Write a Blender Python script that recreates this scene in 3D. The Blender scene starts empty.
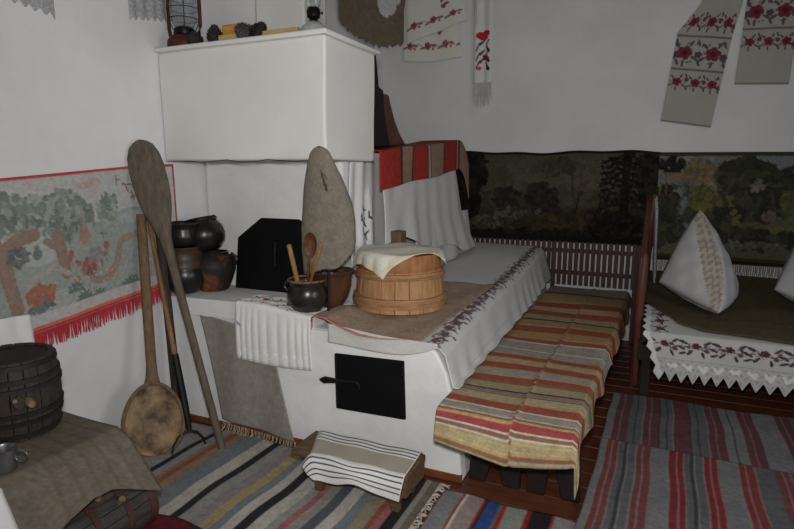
import bpy, bmesh, math, random
import numpy as np
from mathutils import Vector, Matrix
random.seed(7); RNG = np.random.default_rng(7)
S = bpy.context.scene; COL = S.collection
PI = math.pi

# ------------------------------------------------------------------ colours and materials
def lin(c):
    c = np.asarray(c, float) / 255.0
    return np.where(c <= .04045, c / 12.92, ((c + .055) / 1.055) ** 2.4)

def _nodes(name):
    m = bpy.data.materials.new(name); m.use_nodes = True
    nt = m.node_tree; b = nt.nodes['Principled BSDF']
    return m, nt, b, nt.nodes.new, nt.links.new

def mat(name, rgb, rough=.6, metal=0., var=.12, scale=8., stretch=(1, 1, 1), bump=.15, bscale=40., rgb2=None, fac=(.35, .65), spec=.3, bdist=.004):
    """solid material: two tones mixed by noise, fine noise bump"""
    m, nt, b, N, L = _nodes(name)
    a = lin(rgb); c2 = lin(rgb2) if rgb2 is not None else a * (1 - var * 2)
    tc = N('ShaderNodeTexCoord'); mp = N('ShaderNodeMapping'); mp.inputs['Scale'].default_value = stretch
    L(tc.outputs['Object'], mp.inputs['Vector'])
    n = N('ShaderNodeTexNoise'); n.inputs['Scale'].default_value = scale; n.inputs['Detail'].default_value = 6; n.inputs['Roughness'].default_value = .62
    L(mp.outputs[0], n.inputs['Vector'])
    r = N('ShaderNodeValToRGB'); r.color_ramp.elements[0].position = fac[0]; r.color_ramp.elements[1].position = fac[1]
    r.color_ramp.elements[0].color = (*c2, 1); r.color_ramp.elements[1].color = (*a, 1)
    L(n.outputs['Fac'], r.inputs[0]); L(r.outputs[0], b.inputs['Base Color'])
    b.inputs['Roughness'].default_value = rough; b.inputs['Metallic'].default_value = metal
    b.inputs['Specular IOR Level'].default_value = spec
    if bump:
        n2 = N('ShaderNodeTexNoise'); n2.inputs['Scale'].default_value = bscale; n2.inputs['Detail'].default_value = 5
        L(mp.outputs[0], n2.inputs['Vector'])
        bp = N('ShaderNodeBump'); bp.inputs['Strength'].default_value = bump; bp.inputs['Distance'].default_value = bdist
        L(n2.outputs['Fac'], bp.inputs['Height']); L(bp.outputs[0], b.inputs['Normal'])
    return m

def cloth_mat(name, weave=260., bump=.35, var=.16, rough=.9, alpha=None, nscale=14.):
    """woven cloth: the thread colour comes from the 'Thread' attribute, broken up by noise"""
    m, nt, b, N, L = _nodes(name)
    at = N('ShaderNodeAttribute'); at.attribute_name = 'Thread'
    tc = N('ShaderNodeTexCoord')
    n = N('ShaderNodeTexNoise'); n.inputs['Scale'].default_value = nscale; n.inputs['Detail'].default_value = 8; n.inputs['Roughness'].default_value = .7
    L(tc.outputs['Object'], n.inputs['Vector'])
    mr = N('ShaderNodeMapRange'); mr.inputs['From Min'].default_value = .3; mr.inputs['From Max'].default_value = .7
    mr.inputs['To Min'].default_value = 1 - var; mr.inputs['To Max'].default_value = 1 + var * .6
    L(n.outputs['Fac'], mr.inputs['Value'])
    mx = N('ShaderNodeMix'); mx.data_type = 'RGBA'; mx.blend_type = 'MULTIPLY'; mx.inputs['Factor'].default_value = 1
    L(at.outputs['Color'], mx.inputs['A']); L(mr.outputs[0], mx.inputs['B']); L(mx.outputs['Result'], b.inputs['Base Color'])
    v = N('ShaderNodeTexNoise'); v.inputs['Scale'].default_value = weave; v.inputs['Detail'].default_value = 2
    L(tc.outputs['Object'], v.inputs['Vector'])
    bp = N('ShaderNodeBump'); bp.inputs['Strength'].default_value = bump; bp.inputs['Distance'].default_value = .003
    L(v.outputs['Fac'], bp.inputs['Height']); L(bp.outputs[0], b.inputs['Normal'])
    b.inputs['Roughness'].default_value = rough; b.inputs['Specular IOR Level'].default_value = .12
    if alpha is not None:
        ck = N('ShaderNodeTexVoronoi'); ck.inputs['Scale'].default_value = 90
        L(tc.outputs['Object'], ck.inputs['Vector'])
        m2 = N('ShaderNodeMapRange'); m2.inputs['From Min'].default_value = .2; m2.inputs['From Max'].default_value = .6
        m2.inputs['To Min'].default_value = alpha[0]; m2.inputs['To Max'].default_value = alpha[1]
        L(ck.outputs['Distance'], m2.inputs['Value']); L(m2.outputs[0], b.inputs['Alpha'])
    return m

def wood(name, rgb, rgb2, rough=.55, stretch=(6, 6, 1), scale=6., bump=.3, fac=(.3, .7), spec=.3):
    return mat(name, rgb, rough, rgb2=rgb2, stretch=stretch, scale=scale, bump=bump, bscale=scale * 3, fac=fac, spec=spec)

M = {}
M['wall'] = mat('limewash_wall', (226, 226, 226), .85, scale=1.6, rgb2=(214, 214, 215), bump=.35, bscale=9, bdist=.012, spec=.1)
M['stove'] = mat('limewash_stove', (232, 232, 231), .8, scale=3.5, rgb2=(220, 220, 219), bump=.4, bscale=11, bdist=.012, spec=.15)
M['hood'] = mat('limewash_hood', (228, 227, 222), .75, scale=2.6, rgb2=(221, 220, 216), bump=.3, bscale=8, bdist=.01, spec=.15)
M['ceiling'] = mat('old_ceiling_boards', (176, 172, 166), .9, rgb2=(150, 146, 140), stretch=(1, 8, 1), bump=.2, bscale=6, spec=.1)
M['basecoat'] = mat('brown_base_paint', (128, 74, 40), .6, rgb2=(96, 52, 28), scale=9)
M['black_iron'] = mat('black_iron', (17, 17, 18), .55, metal=.2, scale=20, bump=.3, bscale=60)
M['matte_iron'] = mat('sooty_iron', (13, 13, 14), .8, scale=14, bump=.4, bscale=45, spec=.15)
M['dark_clay'] = mat('smoked_clay', (34, 31, 30), .32, rgb2=(22, 20, 20), scale=9, bump=.2, bscale=25, spec=.45)
M['brown_clay'] = mat('brown_clay', (84, 60, 44), .45, rgb2=(38, 32, 29), scale=7, bump=.25, bscale=25, spec=.35)
M['rust_clay'] = mat('rusty_clay', (118, 72, 42), .6, rgb2=(36, 31, 29), scale=5, bump=.3, bscale=30, fac=(.52, .66))
M['glaze_clay'] = mat('glazed_brown_clay', (92, 60, 40), .3, rgb2=(60, 40, 28), scale=7, bump=.15, spec=.5)
M['kettle_clay'] = mat('dark_glazed_clay', (42, 38, 35), .28, rgb2=(28, 27, 27), scale=8, bump=.15, spec=.5)
M['lip_clay'] = mat('worn_pot_lip', (140, 112, 78), .6, rgb2=(80, 58, 40), scale=18)
M['tub_wood'] = wood('tub_wood', (190, 146, 104), (150, 106, 70), .6, (7, 7, 1), 5)
M['hoop_wood'] = wood('hoop_wood', (182, 140, 100), (140, 98, 64), .6, (2, 2, 14), 6)
M['lid_wood'] = wood('lid_wood', (176, 122, 82), (138, 88, 56), .6, (2, 9, 2), 5)
M['old_wood'] = wood('weathered_wood', (112, 95, 78), (78, 64, 52), .75, (9, 9, 1), 7)
M['grey_wood'] = wood('grey_shovel_wood', (106, 95, 82), (76, 67, 58), .7, (10, 10, 1.2), 5)
M['scoop_in'] = mat('scoop_hollow_wood', (158, 134, 104), .7, rgb2=(72, 58, 45), scale=8, fac=(.38, .62), bump=.3, bscale=30)
M['scoop_wood'] = wood('scoop_wood', (126, 102, 76), (88, 68, 50), .7, (10, 10, 1), 6)
M['stick'] = wood('light_stick_wood', (150, 112, 74), (104, 74, 48), .6, (12, 12, 1), 6)
M['dark_stick'] = wood('dark_stick_wood', (66, 53, 44), (40, 33, 29), .7, (12, 12, 1), 6)
M['spoon'] = wood('spoon_wood', (126, 82, 56), (82, 52, 36), .45, (8, 8, 2), 7, spec=.45)
M['lathing'] = wood('pale_spoon_wood', (176, 140, 96), (136, 102, 66), .6, (8, 8, 2), 7)
M['barrel'] = wood('old_barrel_wood', (64, 55, 48), (38, 33, 30), .7, (14, 14, 2), 5, bump=.5)
M['barrel_hoop'] = mat('barrel_hoop', (46, 42, 39), .65, rgb2=(30, 28, 27), scale=16, metal=.1)
M['peg'] = wood('peg_wood', (138, 120, 96), (98, 82, 64), .7, (8, 8, 8), 9)
M['keg_wood'] = wood('keg_wood', (80, 74, 70), (48, 44, 42), .35, (10, 2, 10), 6, spec=.5)
M['keg_hoop'] = mat('keg_hoop', (84, 54, 48), .4, rgb2=(54, 38, 35), scale=14, spec=.5)
M['table_wood'] = wood('table_wood', (92, 72, 56), (64, 48, 38), .7, (8, 1, 8), 6)
M['floor_wood'] = mat('painted_floorboards', (104, 58, 40), .42, rgb2=(82, 44, 31), stretch=(1, 9, 1), scale=4, bump=.3, bscale=14, spec=.4)
M['bench_wood'] = wood('dark_bench_wood', (38, 30, 27), (25, 21, 19), .6, (3, 1, 8), 6)
M['fence'] = wood('dark_red_slats', (74, 44, 36), (46, 28, 24), .5, (8, 8, 1), 6, spec=.4)
M['bed_wood'] = wood('red_brown_bed_wood', (102, 55, 43), (74, 39, 31), .5, (8, 8, 1), 5, spec=.4)
M['bed_dark'] = wood('dark_bed_wood', (48, 38, 34), (30, 25, 23), .7, (1, 8, 8), 5)
M['stool_wood'] = wood('stool_wood', (112, 86, 62), (74, 54, 40), .7, (2, 9, 9), 6)
M['tin'] = mat('dull_tin', (150, 150, 152), .4, metal=.85, rgb2=(112, 112, 116), scale=9, bump=.15)
M['rust'] = mat('rusty_lantern_paint', (92, 42, 32), .55, rgb2=(56, 32, 27), scale=16, metal=.15)
M['wire'] = mat('rusty_wire', (72, 46, 38), .55, metal=.3)
M['cone'] = mat('pine_cone_scales', (54, 48, 47), .75, rgb2=(32, 29, 29), scale=30)
M['cone_grey'] = mat('grey_cone_scales', (92, 88, 88), .75, rgb2=(54, 51, 51), scale=30)
M['block'] = wood('yellow_wood_block', (206, 154, 74), (176, 122, 54), .55, (2, 8, 8), 6)
M['block_pale'] = wood('pale_wood_block', (196, 172, 116), (170, 142, 92), .6, (2, 8, 8), 6)
M['burner'] = mat('black_burner', (22, 22, 23), .4, metal=.5)
M['leather'] = wood('dark_red_wood', (96, 50, 36), (66, 34, 26), .5, (4, 4, 2), 5, spec=.35)
M['black_paint'] = mat('black_paint', (20, 19, 19), .6, bump=.1)
M['cloth'] = cloth_mat('woven_cloth')
M['rough_cloth'] = cloth_mat('coarse_sackcloth', 170., .6, .22, nscale=22)
M['linen'] = cloth_mat('fine_linen', 320., .2, .06, nscale=8)
M['kilim'] = cloth_mat('woven_kilim', 190., .6, .26, nscale=26)
M['tapestry'] = cloth_mat('tapestry_weave', 240., .4, .25, nscale=40)
M['tulle'] = cloth_mat('thin_tulle', 200., .2, .1, alpha=(.25, .6))
M['lace'] = cloth_mat('openwork_lace', 200., .3, .08, alpha=(.85, .5))
g, nt, b, N, L = _nodes('clear_glass')
b.inputs['Base Color'].default_value = (.86, .9, .92, 1); b.inputs['Roughness'].default_value = .06
b.inputs['Transmission Weight'].default_value = .92; b.inputs['IOR'].default_value = 1.35
M['glass'] = g
g, nt, b, N, L = _nodes('frosted_glass')
b.inputs['Base Color'].default_value = (.62, .65, .66, 1); b.inputs['Roughness'].default_value = .22
b.inputs['Transmission Weight'].default_value = .55
M['glass_bowl'] = g

# ------------------------------------------------------------------ mesh builder
class MB:
    def __init__(s): s.v = []; s.f = []
    def add(s, vs, fs):
        o = len(s.v); s.v += [tuple(float(c) for c in p) for p in vs]; s.f += [tuple(i + o for i in f) for f in fs]; return s
    def hexa(s, p):   # 8 corners: bottom ring then top ring
        return s.add(p, [(3, 2, 1, 0), (4, 5, 6, 7), (0, 1, 5, 4), (1, 2, 6, 5), (2, 3, 7, 6), (3, 0, 4, 7)])
    def box(s, x0, x1, y0, y1, z0, z1):
        return s.hexa([(x0, y0, z0), (x1, y0, z0), (x1, y1, z0), (x0, y1, z0), (x0, y0, z1), (x1, y0, z1), (x1, y1, z1), (x0, y1, z1)])
    def loft(s, path, radii, side=None, n=16, cap=True, closed=False):
        """elliptical sections (ra along side, rb across) along a path of points"""
        P = [Vector(p) for p in path]; k = len(P); rings = []
        for i in range(k):
            t = (P[min(i + 1, k - 1)] - P[max(i - 1, 0)]) if not closed else (P[(i + 1) % k] - P[i - 1])
            t.normalize()
            ref = Vector(side) if side is not None else (Vector((0, 0, 1)) if abs(t.z) < .9 else Vector((1, 0, 0)))
            a = (ref - t * ref.dot(t)).normalized(); c = t.cross(a)
            r = radii[i] if hasattr(radii, '__len__') else radii
            ra, rb = (r if hasattr(r, '__len__') else (r, r))
            rings.append([P[i] + a * (ra * math.cos(2 * PI * j / n)) + c * (rb * math.sin(2 * PI * j / n)) for j in range(n)])
        vs = [q for r in rings for q in r]; fs = []
        for i in range(k if closed else k - 1):
            for j in range(n):
                a0, b0 = i * n + j, i * n + (j + 1) % n; i2 = (i + 1) % k
                fs.append((a0, b0, i2 * n + (j + 1) % n, i2 * n + j))
        if cap and not closed:
            fs.append(tuple(reversed(range(n)))); fs.append(tuple(range((k - 1) * n, k * n)))
        return s.add(vs, fs)
    def lathe(s, prof, c=(0, 0, 0), n=40, T=None, wob=0.):
        """profile [(r,z)...] spun about z at c; T an optional 4x4"""
        vs = []; k = len(prof)
        for r, z in prof:
            for j in range(n):
                a = 2 * PI * j / n; rr = r * (1 + wob * math.sin(3 * a + z * 9))
                p = Vector((rr * math.cos(a), rr * math.sin(a), z))
                vs.append((T @ p) if T is not None else p + Vector(c))
        fs = [(i * n + j, i * n + (j + 1) % n, (i + 1) * n + (j + 1) % n, (i + 1) * n + j) for i in range(k - 1) for j in range(n)]
        if prof[0][0] > 1e-5: fs.append(tuple(reversed(range(n))))
        if prof[-1][0] > 1e-5: fs.append(tuple(range((k - 1) * n, k * n)))
        return s.add(vs, fs)
    def prism(s, outline, axis, a0, a1):
        """outline in the two other axes, extruded along axis from a0 to a1"""
        def put(p, a): return {'x': (a, p[0], p[1]), 'y': (p[0], a, p[1]), 'z': (p[0], p[1], a)}[axis]
        n = len(outline); vs = [put(p, a0) for p in outline] + [put(p, a1) for p in outline]
        return s.add(vs, [tuple(range(n)), tuple(range(2 * n - 1, n - 1, -1))] + [(i, i + n, (i + 1) % n + n, (i + 1) % n) for i in range(n)])

def obj(name, mb, m, parent=None, smooth=True, bevel=0., seg=2, angle=40, weld=False):
    me = bpy.data.meshes.new(name)
    off = Vector(ROOT.get(parent.name, (0, 0, 0))) if parent else Vector((0, 0, 0))
    me.from_pydata([tuple(Vector(p) - off) for p in mb.v], [], mb.f)
    bm = bmesh.new(); bm.from_mesh(me)
    if weld: bmesh.ops.remove_doubles(bm, verts=bm.verts, dist=1e-5)
    bmesh.ops.recalc_face_normals(bm, faces=bm.faces); bm.to_mesh(me); bm.free()
    o = bpy.data.objects.new(name, me); COL.objects.link(o); me.materials.append(M[m])
    if parent: o.parent = parent; ROOT[o.name] = tuple(off)
    if bevel:
        md = o.modifiers.new('edge', 'BEVEL'); md.width = bevel; md.segments = seg; md.limit_method = 'ANGLE'; md.angle_limit = math.radians(35)
    if smooth:
        for p in me.polygons: p.use_smooth = True
        try: me.set_sharp_from_angle(angle=math.radians(angle))
        except Exception: pass
    return o

ROOT = {}
def tag(o, label, cat, group=None):
    o['label'] = label; o['category'] = cat
    if group: o['group'] = group
    return o
def thing(name, label, cat, loc=(0, 0, 0), group=None):
    o = bpy.data.objects.new(name, None); COL.objects.link(o); o.location = loc; o.empty_display_size = .1
    ROOT[o.name] = tuple(loc); return tag(o, label, cat, group)
def struct(name, mb, m, **k):
    o = obj(name, mb, m, **k); o['kind'] = 'structure'; return o

# ------------------------------------------------------------------ woven and embroidered patterns
class Cv:
    """thread colours of a cloth on a grid; units are metres on the cloth, y from the top"""
    def __init__(s, w, h, res, bg):
        s.w, s.h = w, h; s.nu = max(2, int(w * res) + 1); s.nv = max(2, int(h * res) + 1)
        s.X, s.Y = np.meshgrid(np.linspace(0, w, s.nu), np.linspace(0, h, s.nv))
        s.a = np.zeros((s.nv, s.nu, 3)); s.a[:] = bg
    def put(s, mask, col): s.a[mask] = col
    def ell(s, cx, cy, rx, ry, col, ang=0):
        c, n = math.cos(ang), math.sin(ang); dx, dy = s.X - cx, s.Y - cy
        s.put(((dx * c + dy * n) / rx) ** 2 + ((-dx * n + dy * c) / ry) ** 2 < 1, col)
    def line(s, pts, wd, col):
        for (x0, y0), (x1, y1) in zip(pts[:-1], pts[1:]):
            dx, dy = x1 - x0, y1 - y0; l = dx * dx + dy * dy + 1e-12
            t = np.clip(((s.X - x0) * dx + (s.Y - y0) * dy) / l, 0, 1)
            s.put((s.X - x0 - t * dx) ** 2 + (s.Y - y0 - t * dy) ** 2 < (wd / 2) ** 2, col)
    def rect(s, x0, x1, y0, y1, col): s.put((s.X >= x0) & (s.X < x1) & (s.Y >= y0) & (s.Y < y1), col)
    def blob(s, cx, cy, rx, ry, cols, n=40, sz=.02, rng=RNG):
        """a loose cluster of small strokes"""
        for _ in range(n):
            r = math.sqrt(rng.random()); a = rng.random() * 2 * PI
            s.ell(cx + rx * r * math.cos(a), cy + ry * r * math.sin(a), sz * (.6 + rng.random()), sz * (.4 + .6 * rng.random()), cols[int(rng.random() * len(cols))], rng.random() * PI)
    def noise(s, amp):
        s.a = np.clip(s.a * (1 + amp * (RNG.random((s.nv, s.nu, 1)) - .5)), 0, 255)
    def stripes_x(s, bands):
        for x0, x1, c in bands: s.rect(x0, x1, -1, 99, c)
    def stripes_y(s, bands):
        for y0, y1, c in bands: s.rect(-1, 99, y0, y1, c)

def rose(cv, x, y, r, red, dark, petals=5, rot=0.):
    for i in range(petals):
        a = 2 * PI * i / petals + rot
        cv.ell(x + r * .48 * math.cos(a), y + r * .48 * math.sin(a), r * .52, r * .46, red, a)
    cv.ell(x, y, r * .34, r * .34, dark)
def leaf(cv, x, y, l, ang, col): cv.ell(x + l * .5 * math.cos(ang), y + l * .5 * math.sin(ang), l * .55, l * .2, col, ang)
def vine(cv, x0, x1, y, amp, step, red, dark, r, along='x'):
    """running stem with a rose and leaves at every bend"""
    n = int(abs(x1 - x0) / step); pts = []
    for i in range(n * 8 + 1):
        t = i / (n * 8); X = x0 + (x1 - x0) * t; Yv = y + amp * math.sin(t * n * PI)
        pts.append((X, Yv) if along == 'x' else (Yv, X))
    cv.line(pts, r * .22, dark)
    for i in range(n):
        X = x0 + (x1 - x0) * (i + .5) / n; sgn = 1 if i % 2 == 0 else -1
        p = (X, y - sgn * amp * .25) if along == 'x' else (y - sgn * amp * .25, X)
        rose(cv, p[0], p[1], r, red, dark, rot=i)
        for a in (.6, 2.4, 4.0, 5.5):
            leaf(cv, p[0] + r * math.cos(a + i), p[1] + r * math.sin(a + i), r * 1.25, a + i, dark)

def cloth(name, cv, P, m='cloth', parent=None, thick=.004):
    """cloth sheet: P maps arrays U,V in 0..1 (V from the top of the pattern) to world X,Y,Z"""
    U, V = cv.X / cv.w, cv.Y / cv.h
    X, Y, Z = P(U, V)
    vs = np.stack([X + 0 * U, Y + 0 * U, Z + 0 * U], -1).reshape(-1, 3)
    off = np.array(ROOT.get(parent.name, (0, 0, 0))) if parent else np.zeros(3)
    nu, nv = cv.nu, cv.nv
    i = np.arange(nu * nv).reshape(nv, nu)
    fs = np.stack([i[:-1, :-1], i[:-1, 1:], i[1:, 1:], i[1:, :-1]], -1).reshape(-1, 4)
    me = bpy.data.meshes.new(name); me.from_pydata((vs - off).tolist(), [], fs.tolist())
    at = me.attributes.new('Thread', 'FLOAT_COLOR', 'POINT')
    col = np.ones((nu * nv, 4)); col[:, :3] = lin(cv.a).reshape(-1, 3); at.data.foreach_set('color', col.ravel())
    for p in me.polygons: p.use_smooth = True
    o = bpy.data.objects.new(name, me); COL.objects.link(o); me.materials.append(M[m])
    if thick:
        md = o.modifiers.new('thickness', 'SOLIDIFY'); md.thickness = thick; md.offset = 0
    if parent: o.parent = parent; ROOT[o.name] = tuple(off)
    return o

def paint(o, rgb):
    """single thread colour for strands and fringes"""
    at = o.data.attributes.new('Thread', 'FLOAT_COLOR', 'POINT'); c = np.ones((len(o.data.vertices), 4)); c[:, :3] = lin(rgb)
    c[:, :3] *= (1 + .3 * (RNG.random((len(c), 1)) - .5)); at.data.foreach_set('color', c.ravel()); return o

def tri(x): return 2 * np.abs(x - np.floor(x + .5))
def pl(u, xs, ys): return np.interp(u, xs, ys)
sin, cos = np.sin, np.cos
RED = (140, 44, 56); DRED = (110, 30, 44); DARK = (52, 46, 52); WHITE = (226, 225, 221); LINEN = (176, 168, 152)

# ================================================================== THE ROOM
HC = 3.45
fl_ = struct('floor', MB().box(-2.85, 2.3, -1.3, 5.6, -.12, -.004), 'floor_wood', smooth=False)
# floor boards run across the room: raised planks with open joints
pb = MB(); y = 2.0
k = 0
while y < 5.4:
    pb.box(-.80, 2.1, y + .003, y + .148, -.004, 0.0); y += .151; k += 1
obj('floor_boards', pb, 'floor_wood', fl_, bevel=.002, smooth=False)
struct('wall_left', MB().box(-2.87, -2.75, -1.3, 5.6, 0, HC), 'wall', smooth=False)
struct('wall_back', MB().box(-2.75, 2.2, 5.5, 5.62, 0, HC), 'wall', smooth=False)
wr_ = MB().box(2.2, 2.36, -1.3, .2, 0, HC).box(2.2, 2.36, 2.4, 5.5, 0, HC).box(2.2, 2.36, .2, 2.4, 0, .85).box(2.2, 2.36, .2, 2.4, 2.35, HC)
struct('wall_right', wr_, 'wall', smooth=False)
wf = MB()
for y in (.2, .92, 1.64, 2.36): wf.box(2.27, 2.31, y, y + .04, .85, 2.35)
for z in (.85, 1.85, 2.31): wf.box(2.27, 2.31, .2, 2.4, z, z + .04)
struct('window_1', wf, 'hood', smooth=False)
struct('wall_front', MB().box(-2.75, 2.2, -1.32, -1.2, 0, HC), 'wall', smooth=False)
struct('ceiling', MB().box(-2.85, 2.3, -1.3, 5.6, HC, HC + .1), 'ceiling', smooth=False)

# ================================================================== THE STOVE
YL = [2.54, 2.9, 3.46, 4.32, 5.40]; ZL = [.692, .715, .742, .772, .838]
zl = lambda y: np.interp(y, YL, ZL)
st = thing('masonry_stove', 'large whitewashed masonry stove with hood, hearth ledge and low heating bench', 'stove', (-2.0, 3.6, 0))
def rough_box(mb, x0, x1, y0, y1, z0, z1, n=8, amp=.006):
    """box with gently uneven plaster faces"""
    def f(p):
        q = Vector(p); d = amp * (math.sin(q.x * 7 + q.z * 5) + math.sin(q.y * 8 - q.z * 6 + 1) + math.sin(q.z * 9 + q.x * 3))/2
        return (q.x + d * .6, q.y + d, q.z + d * .5)
    def face(o, a, c):
        vs = [f(Vector(o) + Vector(a) * (i / n) + Vector(c) * (j / n)) for j in range(n + 1) for i in range(n + 1)]
        mb.add(vs, [(j * (n + 1) + i, j * (n + 1) + i + 1, (j + 1) * (n + 1) + i + 1, (j + 1) * (n + 1) + i) for j in range(n) for i in range(n)])
    dx, dy, dz = x1 - x0, y1 - y0, z1 - z0
    face((x0, y0, z0), (dx, 0, 0), (0, 0, dz)); face((x0, y1, z0), (dx, 0, 0), (0, 0, dz))
    face((x0, y0, z0), (0, dy, 0), (0, 0, dz)); face((x1, y0, z0), (0, dy, 0), (0, 0, dz))
    face((x0, y0, z0), (dx, 0, 0), (0, dy, 0)); face((x0, y0, z1), (dx, 0, 0), (0, dy, 0))
    return mb
bb = MB().hexa([(-2.74, 2.94, 0), (-1.70, 2.94, 0), (-1.70, 4.85, 0), (-2.74, 4.85, 0), (-2.74, 2.94, 1.63), (-1.70, 2.94, 1.63), (-1.70, 4.85, 1.79), (-2.74, 4.85, 1.79)])
obj('stove_body', bb, 'stove', st, bevel=.03, seg=3)
obj('hearth', MB().prism([(-2.74, 0), (-.80, 0), (-.818, .2), (-.852, .42), (-.885, .56), (-.92, .622), (-.945, .665), (-.98, .690), (-1.30, .692), (-1.58, .705), (-2.74, .705)], 'y', 2.537, 2.96), 'stove', st, bevel=.014, seg=3)
dip = lambda x: .036 * min(1, max(0, (x + 2.0) / .3))
lb = rough_box(MB(), -2.74, -1.655, 2.530, 2.96, .70, .80, 12, .007)
lb.v = [(x, y, z - dip(x) * (z > .72)) for x, y, z in lb.v]
obj('hearth_ledge', lb, 'stove', st, weld=True, bevel=.03, seg=4)
hb = MB()
ys = [2.56, 2.7, 2.9, 3.2, 3.5, 4.0, 4.5, 5.0, 5.46]
def bench_sec(y):
    z = float(zl(y)) - .004
    return [(-1.72, 0), (-.81, 0), (-.826, .2), (-.857, .42), (-.89, .56), (-.925, z - .07), (-.95, z - .025), (-.985, z), (-1.72, z)]
vs = [(p[0] - (.05 * (y - 2.54) / 2.9 if p[0] > -1.5 else 0), y, p[1]) for y in ys for p in bench_sec(y)]; n = 9
fs = [(i * n + j, i * n + (j + 1) % n, (i + 1) * n + (j + 1) % n, (i + 1) * n + j) for i in range(len(ys) - 1) for j in range(n)]
fs += [tuple(range(n)), tuple(reversed(range((len(ys) - 1) * n, len(ys) * n)))]
hb.add(vs, fs); obj('heating_bench', hb, 'stove', st, bevel=.014, seg=3)
obj('hood', rough_box(MB(), -2.745, -1.6, 2.62, 3.19, 1.605, 2.235, 10, .004), 'hood', st, weld=True, bevel=.014, seg=3)
cr = MB(); cr.loft([(-2.74 + .095 * i, 2.618 + .003 * math.sin(i * 2.2), 1.603 + .005 * math.sin(i * 1.7) + .003 * math.sin(i * 4.1)) for i in range(13)], [.0005, .002, .003, .0015, .003, .0025, .003, .0015, .0025, .003, .002, .0015, .001], n=8)
obj('hood_crack', cr, 'dark_stick', st)['label'] = 'dark crack along the lower edge of the hood'
obj('mantel_shelf', MB().box(-2.745, -1.575, 2.59, 3.22, 2.232, 2.258), 'hood', st, bevel=.008, seg=2)
obj('chimney', MB().box(-2.745, -2.33, 3.55, 3.85, 1.7, HC - .002), 'hood', st, bevel=.015)
bs = MB().box(-2.74, -.80, 2.535, 2.55, 0, .045)
obj('base_strip', bs, 'basecoat', st, bevel=.005)['label'] = 'brown painted strip at the stove foot'
dr = obj('stove_door', MB().hexa([(-1.515, 2.525, .275), (-1.105, 2.525, .285), (-1.105, 2.548, .285), (-1.515, 2.548, .275), (-1.52, 2.525, .585), (-1.115, 2.525, .598), (-1.115, 2.548, .598), (-1.52, 2.548, .585)]), 'matte_iron', st, bevel=.005)
fr = MB().loft([(-1.508, 2.53, .29), (-1.513, 2.53, .575)], .008, n=8)
obj('hinge', fr, 'black_iron', dr)
hk = MB().loft([(-1.60, 2.505, .435), (-1.57, 2.505, .437), (-1.545, 2.505, .44), (-1.50, 2.503, .443), (-1.40, 2.505, .452), (-1.375, 2.507, .452), (-1.362, 2.507, .44), (-1.36, 2.507, .415)], [.006, .02, .017, .013, .007, .006, .006, .005], n=10)
obj('latch', hk, 'black_iron', dr)

# ================================================================== THINGS ON THE MANTEL
ZM = 2.258
# --- lantern
Lx, Ly = -2.615, 2.71
ln = thing('kerosene_lantern', 'rusty wire-caged kerosene lantern on the left end of the hood shelf', 'lantern', (Lx, Ly, ZM))
obj('fuel_tank', MB().lathe([(.075, 0), (.088, .006), (.09, .02), (.088, .04), (.07, .062), (.05, .07)], (Lx, Ly, ZM)), 'rust', ln)
obj('burner', MB().lathe([(.05, .066), (.056, .075), (.054, .10), (.04, .112), (.02, .118)], (Lx, Ly, ZM)), 'burner', ln)
gl = [(.042, .105), (.058, .13), (.068, .17), (.070, .21), (.064, .26), (.050, .30), (.046, .32)]
obj('glass_globe', MB().lathe(gl + [(r - .003, z) for r, z in reversed(gl)], (Lx, Ly, ZM)), 'glass', ln)
for s in (-1, 1):
    c = [(Lx + s * .07, Ly, ZM + .045), (Lx + s * .098, Ly, ZM + .075), (Lx + s * .107, Ly, ZM + .11), (Lx + s * .107, Ly, ZM + .2), (Lx + s * .106, Ly, ZM + .3), (Lx + s * .095, Ly, ZM + .36), (Lx + s * .06, Ly, ZM + .40)]
    obj('side_tube', MB().loft(c, .0095, n=10), 'rust', ln)
wc = MB()
for zz, r in ((.15, .074), (.20, .081), (.25, .077), (.30, .065)):
    wc.loft([(Lx + r * math.cos(2 * PI * i / 28), Ly + r * math.sin(2 * PI * i / 28), ZM + zz) for i in range(28)], .0024, n=6, closed=True, side=(0, 0, 1))
for i in range(4):
    a = PI / 4 + i * PI / 2
    wc.loft([(Lx + r * math.cos(a), Ly + r * math.sin(a), ZM + zz) for r, zz in ((.056, .10), (.072, .14), (.083, .2), (.077, .26), (.06, .32))], .0024, n=6)
obj('wire_cage', wc, 'wire', ln)
obj('cap', MB().lathe([(.05, .315), (.058, .325), (.056, .35), (.062, .375), (.05, .41), (.03, .43)], (Lx, Ly, ZM)), 'rust', ln)

ln.scale = (1.13, 1.13, 1.13)
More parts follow.
